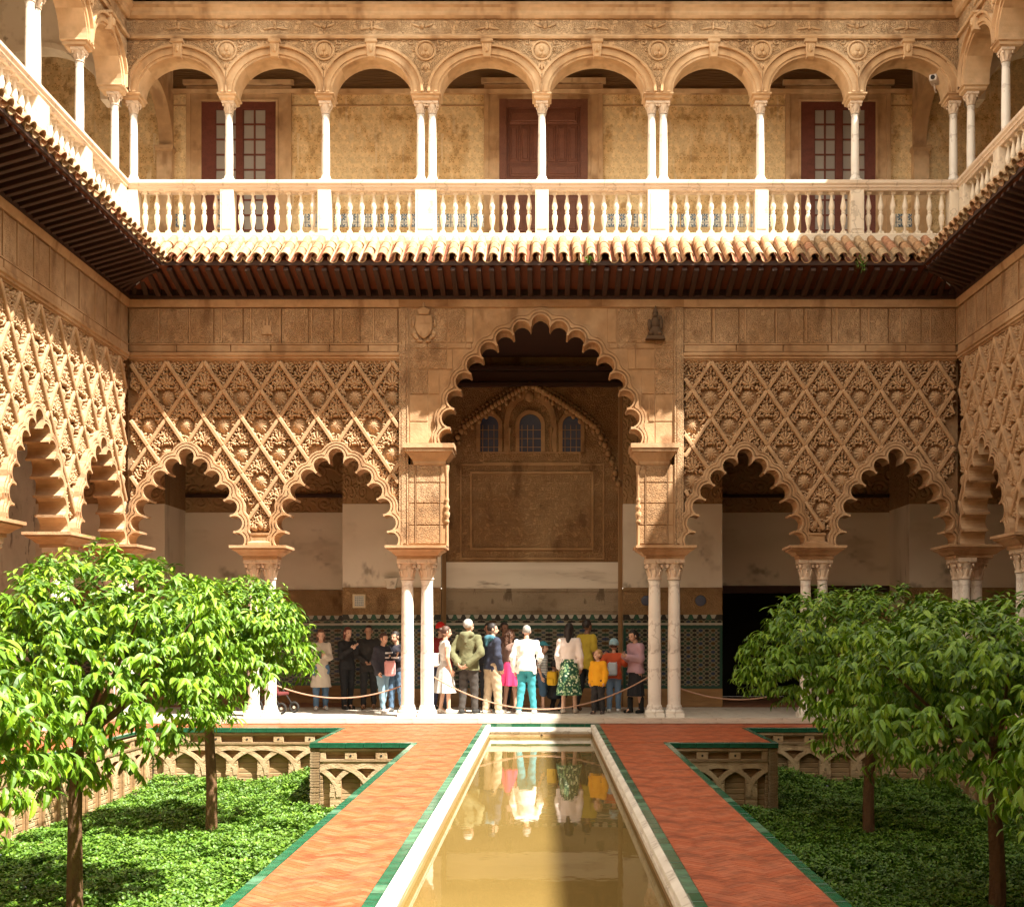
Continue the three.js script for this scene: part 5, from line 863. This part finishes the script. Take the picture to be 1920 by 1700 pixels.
const handGeo = (() => {
  const fs = [cap([0, 0.01, 0], [0, -0.03, 0], 0.024, 0.03, 1.7), cap([-0.022, -0.045, 0], [0.022, -0.045, 0], 0.03, 0.028, 2)];
  [[-0.03, 0.066, 0], [-0.01, 0.077, 0.002], [0.011, 0.072, 0.002], [0.03, 0.055, 0]].forEach(([x, l], i) => { const a = [x, -0.07, 0.0], b = [x * 1.1, -0.07 - l * 0.5, 0.008], c = [x * 1.12, -0.07 - l * 0.92, 0.024 + 0.004 * i]; fs.push(cap(a, b, 0.0092, 0.0085), cap(b, c, 0.0085, 0.0075)); });
  fs.push(cap([-0.026, -0.018, 0.004], [-0.05, -0.05, 0.018], 0.0125, 0.011), cap([-0.05, -0.05, 0.018], [-0.05, -0.082, 0.03], 0.0105, 0.0085));
  return surfaceNet(join(fs, 0.006), [-0.08, -0.17, -0.04], [0.06, 0.04, 0.06], 0.0048);
})();
const fabricBump = tex(256, 0.35, (u, v) => 0.7 * fbm(u, v, 5, 3, 141) + 0.3 * fbm(u, v, 40, 2, 143), false);
const cloth = (c, extra = {}) => std({ color: c, bumpMap: fabricBump, bumpScale: 0.008, roughness: 0.92, ...extra });
const skinTones = { fair: cloth([0.56, 0.33, 0.23], { bumpScale: 0.001, roughness: 0.6 }), tan: cloth([0.42, 0.22, 0.135], { bumpScale: 0.001, roughness: 0.6 }), dark: cloth([0.22, 0.105, 0.06], { bumpScale: 0.001, roughness: 0.6 }) };
const eyeMat = std({ color: [0.05, 0.03, 0.02], roughness: 0.2 });
const VV = (a) => new THREE.Vector3(...a);
function person(o) {
  const s = o.H / 1.75, t = thing('person', o.label, 'person', [o.x, 0, o.z], o.turn || 0), kid = o.kid || 0, lean = o.lean || 0;
  const P = (x, y, z) => [x * s, y * s, z * s];
  const leanAt = (y) => lean * sstep(0.9, 1.6, y);
  const st = o.step ?? 0.06, wid = o.wide || 1, sh = 0.175 * wid * (o.fem ? 0.9 : 1), sq = o.squat;
  const hipY = sq ? 0.42 : 0.92, up = sq ? -0.48 : 0, B = (x, y, z) => P(x, y + up, z + leanAt(y));
  const hip = [[-0.09, hipY, 0], [0.09, hipY, 0]].map((p) => P(...p)), knee = sq ? [P(-0.14, 0.42, 0.36), P(0.14, 0.46, 0.36)] : [P(-0.1, 0.49, 0.02 + st * 0.5), P(0.1, 0.49, 0.03 - st * 0.5)], ank = sq ? [P(-0.12, 0.08, 0.12), P(0.12, 0.08, 0.14)] : [P(-0.105 - (o.spread || 0), 0.085, st), P(0.105 + (o.spread || 0), 0.085, -st)];
  const arms = (o.arms || [[[-0.05, -0.28, -0.02], [-0.04, -0.52, 0.06]], [[0.05, -0.28, -0.02], [0.04, -0.52, 0.06]]]).map((a, i) => { const S = B((i ? 1 : -1) * sh, 1.41, 0); return { S, E: S.map((v, k) => v + a[0][k] * s), W: S.map((v, k) => v + a[1][k] * s) }; });
  const neckTop = B(0, 1.53, 0.02), headAt = B(0, 1.525, 0.022 + (o.nod || 0) * 0.06);
  const torso = (e) => [cap(B(0, 0.93, 0), B(0, 1.08, 0), 0.135 * s * wid + e, 0.125 * s * wid * (o.fem ? 0.88 : 1) + e, 1.35), cap(B(0, 1.08, 0), B(0, 1.3, 0.005), 0.125 * s * wid * (o.fem ? 0.88 : 1) + e, 0.15 * s * wid + e, 1.4), cap(B(-sh * 0.78, 1.39, 0), B(sh * 0.78, 1.39, 0), 0.06 * s + e * 0.7, 0.06 * s + e * 0.7, 1.1)];
  const armF = (e, end = 1) => arms.flatMap(({ S, E, W }) => { const w = end >= 1 ? W : end > 0.5 ? E.map((v, k) => lerp(v, W[k], (end - 0.5) * 2)) : E, el = end <= 0.5 ? S.map((v, k) => lerp(v, E[k], end * 2)) : E; const q = [cap(S, el, 0.046 * s + e * 0.8, 0.04 * s + e)]; if (end > 0.5) q.push(cap(E, w, 0.042 * s + e, 0.03 * s + e)); return q; });
  const legF = (e, end = 1) => [0, 1].flatMap((i) => { const q = [cap(hip[i], knee[i], 0.085 * s + e, 0.055 * s + e)]; if (end > 0) q.push(cap(knee[i], knee[i].map((v, k) => lerp(v, ank[i][k], end)), 0.054 * s + e, lerp(0.054, o.flare || 0.04, end) * s + e)); return q; });
  const bound = (y0, y1, r = 0.62) => [[-r * s, y0 * s, -r * 0.75 * s], [r * s, y1 * s, r * s]];
  const bodyF = join([...torso(-0.012), ...armF(-0.002), ...legF(-0.004), cap(B(0, 1.42, 0), neckTop, 0.056 * s, 0.05 * s), ...[0, 1].map((i) => cap(ank[i], [ank[i][0], 0.035 * s, ank[i][2] + 0.12 * s], 0.036 * s, 0.03 * s))], 0.03 * s);
  const h = 0.017;
  const parts = [surfaceNet(bodyF, ...bound(-0.02, 1.62), h)];
  const hs = s * (kid ? 1.22 : 1), hd = headGeo.clone().scale(hs, hs, hs).rotateX((o.nod || 0) * 0.5).rotateY(o.look || 0).translate(...headAt); parts.push(hd);
  arms.forEach(({ E, W }, i) => { const d = VV(W).sub(VV(E)).normalize(), q = new THREE.Quaternion().setFromUnitVectors(new THREE.Vector3(0, -1, 0), d), g = handGeo.clone().scale((i ? -1 : 1) * s, s, s); if (i) { const a = g.index.array; for (let k = 0; k < a.length; k += 3) { const z = a[k]; a[k] = a[k + 1]; a[k + 1] = z; } g.computeVertexNormals(); } parts.push(g.rotateY(i ? -1.2 : 1.2).applyQuaternion(q).translate(...W)); });
  M('body', parts, skinTones[o.skin || 'fair'], t);
  const eyes = [-1, 1].map((k) => ball(k * 0.031, 0.108, 0.079, 0.0085, 0.0065, 0.006, 8, 6)); M('eyes', eyes.map((g) => g.scale(hs, hs, hs).rotateX((o.nod || 0) * 0.5).rotateY(o.look || 0).translate(...headAt)), eyeMat, t);
  // clothes
  const hem = (o.top.hem ?? 0.9) + up, e = o.top.e ?? 0.02, topY = 1.47 + up;
  const tf = [...torso(e), ...armF(e, o.top.sleeve ?? 1)]; if (o.top.coat) tf.push(cap(B(0, 1.0, 0), P(0, hem - up, 0.0), 0.15 * s, o.top.coat * s, 1.25)); else if (hem < 0.93 && !sq) tf.push(cap(P(0, 0.98, 0), P(0, hem, 0), 0.145 * s * wid + e + 0.006, 0.155 * s * wid + e + 0.012, 1.25));
  const tj = join(tf, 0.035 * s), collar = B(0, 1.47, 0), topF = (x, y, z) => Math.max(tj(x, y, z) + 0.005 * Math.sin(y * 38 + x * 21 + o.x * 9) * sstep(0, 0.1, Math.abs(x)) + 0.0035 * Math.sin(x * 55 + y * 17 + z * 40 + o.x * 5), hem * s - y - (Math.hypot(x, z) > 0.17 * s ? 9 * (o.top.coat ? 0 : 1) : 0), y - topY * s - 0.02);
  const armsLow = Math.min(...arms.map((a) => a.W[1])) / s - 0.08;
  if (!o.noTop) M(o.top.name || 'shirt', surfaceNet(topF, ...bound(Math.min(hem - 0.03, armsLow), topY + 0.08), h), cloth(o.top.c, o.top.m || {}), t);
  if (o.top.patch) { const p = o.top.patch; M('white_stripes', surfaceNet((x, y, z) => Math.max(topF(x, y, z) - 0.006, p.reg(x / s, y / s, z / s)), ...bound(0.9, 1.55), h), cloth(p.c), t); }
  if (o.top.hood) M('hood', surfaceNet(join([cap(B(-0.09, 1.47, -0.06), B(0.09, 1.47, -0.06), 0.06 * s, 0.06 * s), cap(B(-0.085, 1.46, 0.02), B(0.085, 1.46, 0.02), 0.035 * s, 0.035 * s), cap(B(0, 1.44, -0.1), B(0, 1.34, -0.13), 0.075 * s, 0.04 * s)], 0.05 * s), ...bound(1.2, 1.65, 0.3), 0.014), cloth(o.top.hood), t);
  const bt = o.bottom;
  if (bt.type === 'skirt') {
    const y0 = 1.06, y1 = bt.hem, pos = [], n = 36, mN = 8, F = bt.flare, pt = (i, j) => { const a = i / n * 2 * PI, k = j / mN, q = lerp(0.128 * wid, F, Math.pow(k, 0.8)) * (1 + 0.07 * k * Math.sin(a * 9 + 1) + 0.03 * k * Math.sin(a * 4)); return [Math.cos(a) * q * s, lerp(y0, y1, k) * s, Math.sin(a) * q * 0.82 * s]; };
    for (let i = 0; i < n; i++) for (let j = 0; j < mN; j++) { const a = pt(i, j), b = pt(i, j + 1), c = pt(i + 1, j + 1), d = pt(i + 1, j); pos.push(...a, ...c, ...b, ...a, ...d, ...c); }
    const g = new THREE.BufferGeometry(); g.setAttribute('position', new THREE.Float32BufferAttribute(pos, 3)); g.computeVertexNormals(); M('skirt', g, bt.m || cloth(bt.c, { side: THREE.DoubleSide }), t);
  } else {
    const end = bt.type === 'shorts' ? 0.08 : bt.end ?? 0.93, lf = join([cap(P(-0.03, hipY + 0.02, 0), P(0.03, hipY + 0.02, 0), 0.115 * s * wid + 0.014, 0.115 * s * wid + 0.014, 1.25), ...legF(bt.e ?? 0.018, end)], 0.03 * s);
    M(bt.type === 'shorts' ? 'shorts' : 'trousers', surfaceNet((x, y, z) => lf(x, y, z) + 0.004 * Math.sin(y * 45 + z * 30 + o.x * 7) + 0.003 * Math.sin(x * 70 + y * 26), ...bound(0.0, hipY + 0.2, 0.48), h), bt.m || cloth(bt.c), t);
  }
  if (o.shoes) for (const i of [0, 1]) { const f = join([cap([ank[i][0], 0.05 * s, ank[i][2] - 0.02 * s], [ank[i][0] + (i ? 0.015 : -0.015) * s, 0.035 * s, ank[i][2] + 0.14 * s], 0.05 * s, 0.036 * s), cap(ank[i], [ank[i][0], 0.06 * s, ank[i][2]], (o.boots ? 0.055 : 0.042) * s, 0.045 * s), ...(o.boots ? [cap(ank[i], [ank[i][0], 0.3 * s, ank[i][2]], 0.055 * s, 0.062 * s)] : [])], 0.02), a = ank[i]; M('shoe', surfaceNet((x, y, z) => Math.max(f(x, y, z), 0.004 - y), [a[0] - 0.12, -0.02, a[2] - 0.14], [a[0] + 0.12, 0.42 * s, a[2] + 0.25], 0.013), cloth(o.shoes), t); }
  // hair or hat in the head's own frame
  const H = (g, m, name) => M(name, g.scale(hs, hs, hs).rotateX((o.nod || 0) * 0.5).rotateY(o.look || 0).translate(...headAt), m, t);
  if (o.hair) {
    const sk = ellip([0, 0.142, -0.018], [0.085, 0.1, 0.101]), long = o.hair.len || 0, curls = o.hair.curl || 0;
    const fs = [sk]; if (long) fs.push(cap([0, 0.12, -0.075], [0, 0.12 - long, -0.085], 0.062, 0.045, 0.8), cap([-0.07, 0.12, -0.03], [-0.075, 0.1 - long * 0.7, -0.04], 0.026, 0.02), cap([0.07, 0.12, -0.03], [0.075, 0.1 - long * 0.7, -0.04], 0.026, 0.02)); if (o.hair.bun) fs.push(ellip([0, 0.15, -0.13], [0.04, 0.04, 0.04]));
    const hj = join(fs, 0.02), face = (x, y, z) => Math.max(0.035 - z, y - (o.hair.line || 0.178), Math.abs(x) - 0.071), low = (x, y, z) => (long ? -1 : 0.075 - y);
    H(surfaceNet((x, y, z) => Math.max(hj(x, y, z) + (0.003 + curls * 0.008) * Math.sin(x * 150 + 3 * Math.sin(y * 60)) * Math.sin(y * 110 + z * 70), -face(x, y, z), low(x, y, z)), [-0.14, -0.02 - long - 0.06, -0.19], [0.14, 0.28, 0.13], 0.009), std({ color: o.hair.c, roughness: 0.55, bumpMap: fabricBump, bumpScale: 0.01 }), 'hair');
  }
  if (o.hat === 'beanie') H(surfaceNet((x, y, z) => Math.max(ellip([0, 0.16, -0.01], [0.098, 0.112, 0.112])(x, y, z) + 0.003 * Math.sin(Math.atan2(z, x) * 40), 0.125 - y), [-0.14, 0.1, -0.16], [0.14, 0.3, 0.14], 0.009), cloth(o.hatC), 'beanie');
  if (o.hat === 'cap') H(surfaceNet(join([(x, y, z) => Math.max(ellip([0, 0.15, -0.01], [0.09, 0.1, 0.104])(x, y, z), 0.155 - y), (x, y, z) => Math.max(ellip([0, 0.16, 0.08], [0.07, 0.012, 0.09])(x, y, z), 0.02 - z)], 0.01), [-0.13, 0.12, -0.15], [0.13, 0.28, 0.2], 0.009), cloth(o.hatC), 'cap');
  if (o.extra) o.extra(t, { s, B, P, arms, headAt });
  return t;
}
// things people carry are things of their own
function backpack(label, name, cat, x, y, z, turn, c, k = 1) {
  const t = thing(name, label, cat, [x, y, z], turn), m = cloth(c);
  M('bag_body', new RoundedBoxGeometry(0.28 * k, 0.38 * k, 0.15 * k, 3, 0.06 * k), m, t); M('front_pocket', new RoundedBoxGeometry(0.2 * k, 0.17 * k, 0.06 * k, 2, 0.025 * k).translate(0, -0.08 * k, -0.085 * k), m, t);
  for (const s of [-1, 1]) M('strap', tube([[s * 0.09 * k, 0.17 * k, 0.07 * k], [s * 0.1 * k, 0.2 * k, 0.13 * k], [s * 0.1 * k, 0.02 * k, 0.17 * k], [s * 0.1 * k, -0.14 * k, 0.08 * k]], 0.016 * k, 12, 5), m, t);
  return t;
}
function phone(label, p, turn = 0) { const t = thing('phone', label, 'phone', p, turn); M('case', new RoundedBoxGeometry(0.08, 0.155, 0.011, 2, 0.005), mat.black, t); M('screen', bb(-0.034, 0.034, -0.068, 0.068, 0.0056, 0.0066), std({ color: [0.03, 0.035, 0.05], roughness: 0.1 }), t); return t; }
const FRONT = [[-0.03, -0.27, 0.03], [0.1, -0.22, 0.27]], FRONTR = [[0.03, -0.27, 0.03], [-0.1, -0.22, 0.27]];
const jeansLight = cloth([0.2, 0.32, 0.42]), jeans = cloth([0.09, 0.16, 0.26]), teal = cloth([0.045, 0.3, 0.36]);
const brown = [0.07, 0.03, 0.018], blackH = [0.018, 0.013, 0.011], grey = [0.45, 0.42, 0.39];
const floral = (() => { const t = ctex(256, 256, 0.5, 0.5, (c, w, h) => { const r = rng(77); c.fillStyle = '#1d4a36'; c.fillRect(0, 0, w, h); for (let k = 0; k < 120; k++) { const x = r() * w, y = r() * h; for (const dx of [-w, 0, w]) for (const dy of [-h, 0, h]) { c.fillStyle = k % 3 ? '#8fae7d' : '#d9dfc0'; for (let q = 0; q < 5; q++) { c.beginPath(); c.ellipse(x + dx + Math.cos(q * 1.26 + k) * 6, y + dy + Math.sin(q * 1.26 + k) * 6, 5, 3, q * 1.26 + k, 0, 7); c.fill(); } } } }); return std({ map: t, roughness: 0.9, side: THREE.DoubleSide }); })();
const checked = ctex(128, 128, 0.14, 0.14, (c, w, h) => { c.fillStyle = '#d9d6d2'; c.fillRect(0, 0, w, h); c.fillStyle = '#5d6470'; for (let i = 0; i < 4; i++) c.fillRect(0, i * 32, w, 12); });
const striped = cloth([1, 1, 1], { map: checked });

person({ label: 'woman in long beige coat and jeans looking at her phone, leftmost of the visitors', x: -4.92, z: -2.25, H: 1.77, turn: 0.25, fem: 1, hair: { c: [0.11, 0.045, 0.022], len: 0.16 }, top: { name: 'coat', c: [0.55, 0.47, 0.38], hem: 0.5, coat: 0.23, e: 0.026 }, bottom: { m: jeans, flare: 1, e: 0.02 }, shoes: [0.6, 0.58, 0.55], arms: [FRONT, FRONTR], nod: 0.35 });
phone('dark phone held by the woman in the beige coat', [-4.87, 1.22, -1.86], 0.25);
person({ label: 'woman in black clothes with red-brown hair holding up a phone before the tiled wall', x: -4.4, z: -2.6, H: 1.82, turn: 0.7, fem: 1, hair: { c: [0.14, 0.035, 0.02], len: 0.14 }, top: { c: [0.018, 0.017, 0.018], hem: 0.85 }, bottom: { c: [0.014, 0.014, 0.016] }, shoes: [0.02, 0.02, 0.02], arms: [[[-0.02, -0.26, 0.06], [0.1, -0.12, 0.27]], [[0.02, -0.26, 0.06], [-0.08, -0.1, 0.28]]], nod: 0.2 });
phone('dark phone held by the woman in black', [-4.13, 1.42, -2.35], 0.7);
person({ label: 'man in dark open jacket standing with clasped hands, third visitor from the left', x: -3.93, z: -2.7, H: 1.86, turn: 0.1, hair: { c: blackH }, skin: 'tan', top: { name: 'jacket', c: [0.028, 0.024, 0.022], hem: 0.78, e: 0.03 }, bottom: { c: [0.02, 0.019, 0.02] }, shoes: [0.2, 0.1, 0.05], arms: [[[-0.06, -0.28, 0.02], [0.12, -0.42, 0.2]], [[0.06, -0.28, 0.02], [-0.1, -0.42, 0.2]]] });
person({ label: 'young person in black and white jacket and pale ripped jeans beside the left column pair', x: -3.44, z: -1.35, H: 1.69, turn: 0.9, hair: { c: brown }, top: { name: 'jacket', c: [0.025, 0.025, 0.035], hem: 0.84, e: 0.03, patch: { c: [0.75, 0.73, 0.72], reg: (x, y) => Math.max(Math.abs(((y * 9.5) % 1) - 0.5) - 0.24, 1.12 - y, y - 1.36, -x - 0.05 + 0) } }, bottom: { m: jeansLight, e: 0.012 }, shoes: [0.75, 0.72, 0.7], arms: [[[-0.05, -0.27, -0.03], [-0.03, -0.5, 0.08]], [[0.03, -0.26, 0.06], [-0.02, -0.16, 0.27]]], nod: 0.2, step: 0.12 });
person({ label: 'person in dark top and blue jeans half hidden behind the left column pair', x: -3.17, z: -1.65, H: 1.73, turn: -0.6, hair: { c: blackH }, top: { c: [0.03, 0.028, 0.04], hem: 0.88 }, bottom: { m: jeans }, shoes: [0.1, 0.1, 0.1], arms: [FRONT, FRONTR], nod: 0.3 });
backpack('pink bag hanging beside the left column pair', 'shoulder_bag', 'bag', -3.27, 0.95, -1.25, 0.2, [0.72, 0.36, 0.36], 0.85);
person({ label: 'woman in pale sleeveless top and light grey skirt just right of the left columns', x: -2.1, z: -1.15, H: 1.84, turn: 1.9, fem: 1, hair: { c: brown, bun: 1 }, top: { c: [0.72, 0.68, 0.63], hem: 0.98, sleeve: 0.08, e: 0.014 }, bottom: { type: 'skirt', c: [0.55, 0.53, 0.51], hem: 0.42, flare: 0.27 }, shoes: [0.7, 0.62, 0.55], arms: [[[-0.04, -0.28, 0.0], [-0.03, -0.53, 0.08]], [[0.04, -0.28, 0.02], [0.03, -0.53, 0.1]]], nod: 0.15 });
backpack('white bag on the back of the woman in the grey skirt', 'white_bag', 'bag', -2.3, 1.13, -1.1, 1.9, [0.8, 0.78, 0.75], 0.75);
person({ label: 'person wearing a bright red cap behind the woman in the grey skirt', x: -2.32, z: -2.6, H: 1.9, turn: 2.6, hair: { c: blackH }, hat: 'beanie', hatC: [0.6, 0.02, 0.015], top: { c: [0.25, 0.02, 0.02], hem: 0.86 }, bottom: { c: [0.03, 0.03, 0.06] }, shoes: [0.05, 0.05, 0.05] });
person({ label: 'grey-haired man in olive green hooded jacket with his hands clasped behind his back', x: -1.6, z: -1.15, H: 1.98, turn: 2.75, wide: 1.12, hair: { c: [0.42, 0.4, 0.37] }, top: { name: 'jacket', c: [0.15, 0.15, 0.075], hem: 0.83, e: 0.034, hood: [0.16, 0.16, 0.085], m: { bumpScale: 0.016 } }, bottom: { c: [0.05, 0.042, 0.038], e: 0.025 }, shoes: [0.03, 0.03, 0.03], arms: [[[-0.1, -0.27, -0.08], [0.1, -0.48, -0.2]], [[0.1, -0.27, -0.08], [-0.08, -0.47, -0.21]]], look: -0.5 });
person({ label: 'man in navy hooded jacket and beige cargo trousers, back to the camera', x: -1.1, z: -1.2, H: 1.9, turn: 2.2, hair: { c: blackH }, top: { name: 'jacket', c: [0.028, 0.035, 0.065], hem: 0.86, e: 0.035, hood: [0.05, 0.16, 0.22] }, bottom: { c: [0.45, 0.35, 0.24], e: 0.035 }, shoes: [0.75, 0.72, 0.68], look: -0.6, step: 0.08 });
person({ label: 'woman with curly brown hair in patterned blouse and bright pink skirt', x: -0.74, z: -1.75, H: 1.77, turn: 2.4, fem: 1, hair: { c: [0.12, 0.05, 0.025], len: 0.22, curl: 1 }, top: { c: [0.3, 0.18, 0.14], hem: 0.98 }, bottom: { type: 'skirt', c: [0.72, 0.035, 0.14], hem: 0.56, flare: 0.3 }, shoes: [0.15, 0.1, 0.08], look: -0.4 });
person({ label: 'dark-haired visitor in black at the back, behind the navy jacket', x: -1.25, z: -2.7, H: 1.92, turn: 0.2, hair: { c: blackH }, skin: 'tan', top: { c: [0.03, 0.025, 0.025], hem: 0.88 }, bottom: { c: [0.03, 0.03, 0.035] }, shoes: [0.03, 0.03, 0.03] });
person({ label: 'tall dark-haired visitor at the back, left of the man in the white shirt', x: -0.9, z: -2.8, H: 1.93, turn: 0.5, hair: { c: blackH }, skin: 'dark', top: { c: [0.1, 0.05, 0.04], hem: 0.88 }, bottom: { c: [0.03, 0.03, 0.035] }, shoes: [0.03, 0.03, 0.03] });
person({ label: 'grey-haired man in bright white shirt and teal jeans, back to the camera in sunlight', x: -0.37, z: -1.0, H: 1.85, turn: 3.05, wide: 1.1, hair: { c: [0.3, 0.29, 0.27] }, top: { c: [0.85, 0.83, 0.8], hem: 0.86, e: 0.025 }, bottom: { m: teal, e: 0.022 }, shoes: [0.55, 0.55, 0.58], arms: [[[-0.08, -0.28, 0.0], [-0.05, -0.36, 0.24]], [[0.08, -0.28, -0.01], [0.06, -0.54, 0.05]]], spread: 0.04, nod: 0.3 });
person({ label: 'child in teal cap, striped shirt and blue shorts right of the white shirt', x: -0.03, z: -1.9, H: 1.46, kid: 1, turn: 1.2, hair: { c: brown }, hat: 'cap', hatC: [0.04, 0.22, 0.26], top: { c: [1, 1, 1], m: { map: checked }, hem: 0.86, sleeve: 0.42 }, bottom: { type: 'shorts', c: [0.05, 0.1, 0.17], e: 0.03 }, shoes: [0.2, 0.2, 0.22] });
person({ label: 'crouching child in black beside the floral skirt', x: 0.2, z: -1.95, H: 1.45, kid: 1, squat: 1, turn: 2.6, hair: { c: blackH }, top: { c: [0.02, 0.02, 0.02], hem: 0.82 }, bottom: { c: [0.02, 0.022, 0.03] }, shoes: [0.05, 0.05, 0.05], nod: 0.5, arms: [FRONT, FRONTR] });
backpack('yellow backpack on the crouching child', 'yellow_backpack', 'backpack', 0.17, 0.72, -1.72, 2.6, [0.72, 0.42, 0.02], 0.8);
person({ label: 'long-haired woman in white blouse and green floral skirt, back to the camera', x: 0.53, z: -1.15, H: 1.9, turn: 2.9, fem: 1, wide: 1.12, hair: { c: blackH, len: 0.34 }, top: { c: [0.75, 0.66, 0.62], hem: 0.97, e: 0.022 }, bottom: { type: 'skirt', m: floral, hem: 0.36, flare: 0.25 }, shoes: [0.4, 0.33, 0.27] });
person({ label: 'dark-haired man in mustard polo shirt and black trousers', x: 0.93, z: -2.0, H: 1.98, turn: 2.3, wide: 1.05, skin: 'dark', hair: { c: blackH }, top: { c: [0.5, 0.36, 0.035], hem: 0.82, sleeve: 0.42, e: 0.03 }, bottom: { c: [0.018, 0.018, 0.02], e: 0.025 }, shoes: [0.03, 0.03, 0.03], step: 0.2 });
person({ label: 'small fair-haired child in yellow-orange sweater and dark trousers', x: 1.14, z: -1.0, H: 1.31, kid: 1, turn: -0.5, hair: { c: [0.42, 0.24, 0.1], line: 0.19 }, top: { c: [0.78, 0.36, 0.01], hem: 0.8, e: 0.03 }, bottom: { c: [0.03, 0.027, 0.028], e: 0.025 }, shoes: [0.08, 0.06, 0.06], look: -0.6 });
person({ label: 'child in pale blue knitted hat, orange jacket and jeans', x: 1.5, z: -1.6, H: 1.5, kid: 1, turn: 2.9, hat: 'beanie', hatC: [0.3, 0.48, 0.56], hair: { c: brown }, top: { name: 'jacket', c: [0.55, 0.09, 0.03], hem: 0.85, e: 0.035 }, bottom: { m: cloth([0.14, 0.22, 0.34]), e: 0.02 }, shoes: [0.6, 0.6, 0.6], arms: [[[-0.12, -0.2, 0.0], [-0.08, -0.02, 0.12]], [[0.12, -0.2, 0.0], [0.08, -0.02, 0.12]]] });
backpack('pale grey backpack worn by the child in the blue hat', 'grey_backpack', 'backpack', 1.46, 0.93, -1.42, 2.9, [0.5, 0.55, 0.6], 0.75);
person({ label: 'dark-haired woman in lilac jacket and long black skirt beside the right column pair', x: 1.95, z: -1.3, H: 1.76, turn: -0.9, fem: 1, hair: { c: blackH, len: 0.1 }, top: { name: 'jacket', c: [0.48, 0.3, 0.36], hem: 0.86, e: 0.035 }, bottom: { type: 'skirt', c: [0.018, 0.018, 0.022], hem: 0.36, flare: 0.2 }, shoes: [0.015, 0.015, 0.015], boots: 1, nod: 0.5, arms: [FRONT, FRONTR] });
phone('dark phone held by the woman in the lilac jacket', [1.73, 1.25, -1.12], -0.9);

// ---- rope barriers, pushchair, security camera
for (const [a, b, ya, yb, sag, label] of [[-5.56, -2.78, 0.66, 0.68, 0.3, 'thin barrier rope sagging between the left columns'], [-2.36, 2.24, 0.86, 0.86, 0.72, 'long barrier rope sagging low across the central arch'], [2.66, 5.32, 0.62, 0.62, 0.28, 'thin barrier rope sagging between the right columns']]) {
  const t = thing('barrier_rope', label, 'rope', [(a + b) / 2, 0, -0.3]), p = []; for (let k = 0; k <= 16; k++) { const q = k / 16; p.push([lerp(a, b, q) - (a + b) / 2, lerp(ya, yb, q) - sag * 4 * q * (1 - q), -0.06]); }
  M('rope', tube(p, 0.016, 40, 6), cloth([0.42, 0.25, 0.17]), t); for (const k of [0, 16]) M('hook', new THREE.TorusGeometry(0.03, 0.009, 6, 10).translate(...p[k]), mat.woodFrame, t);
}
{
  const t = thing('pushchair', 'dark pushchair partly hidden behind the left pair of columns', 'pushchair', [-5.68, 0, -1.2], 1.2), m = mat.black;
  for (const [x, z, q] of [[-0.24, 0.3, 0.1], [0.24, 0.3, 0.1], [-0.26, -0.3, 0.13], [0.26, -0.3, 0.13]]) { const w = M('wheel', new THREE.TorusGeometry(q, 0.025, 7, 18).rotateY(PI / 2).translate(x, q + 0.025, z), m, t); M('hub', new THREE.CylinderGeometry(0.03, 0.03, 0.03, 8).rotateZ(PI / 2).translate(x, q + 0.025, z), mat.lime, w); }
  for (const s of [-1, 1]) M('frame', [tube([[s * 0.24, 0.12, 0.3], [s * 0.23, 0.5, 0.02], [s * 0.22, 0.98, -0.36]], 0.014, 10, 6), tube([[s * 0.26, 0.16, -0.3], [s * 0.24, 0.4, -0.05], [s * 0.23, 0.5, 0.02]], 0.014, 8, 6)], m, t);
  M('handle', tube([[-0.22, 0.98, -0.36], [0, 1.0, -0.4], [0.22, 0.98, -0.36]], 0.018, 8, 6), m, t);
  M('seat', [new RoundedBoxGeometry(0.4, 0.07, 0.3, 2, 0.03).translate(0, 0.42, 0.06), new RoundedBoxGeometry(0.4, 0.5, 0.07, 2, 0.03).rotateX(-0.4).translate(0, 0.66, -0.16)], cloth([0.12, 0.02, 0.02]), t);
  M('hood', new THREE.SphereGeometry(0.24, 12, 6, 0, 2 * PI, 0, PI / 2).scale(0.9, 0.8, 1).rotateX(-0.5).translate(0, 0.82, -0.14), m, t);
}
{
  const t = thing('security_camera', 'small pale security camera on a bracket at the upper right corner arch', 'security camera', [7.88, 12.78, 0.06], -0.5), m = std({ color: [0.5, 0.42, 0.36], roughness: 0.5 });
  M('housing', [new RoundedBoxGeometry(0.15, 0.13, 0.28, 2, 0.02).translate(0, 0, 0.12)], m, t); M('lens', new THREE.CylinderGeometry(0.04, 0.045, 0.03, 12).rotateX(PI / 2).translate(0, 0, 0.27), mat.black, t); M('bracket', [tube([[0, -0.07, 0.1], [0, -0.16, 0.05], [0, -0.17, -0.1]], 0.018, 8, 6)], m, t);
}
renderer.render(scene, camera);
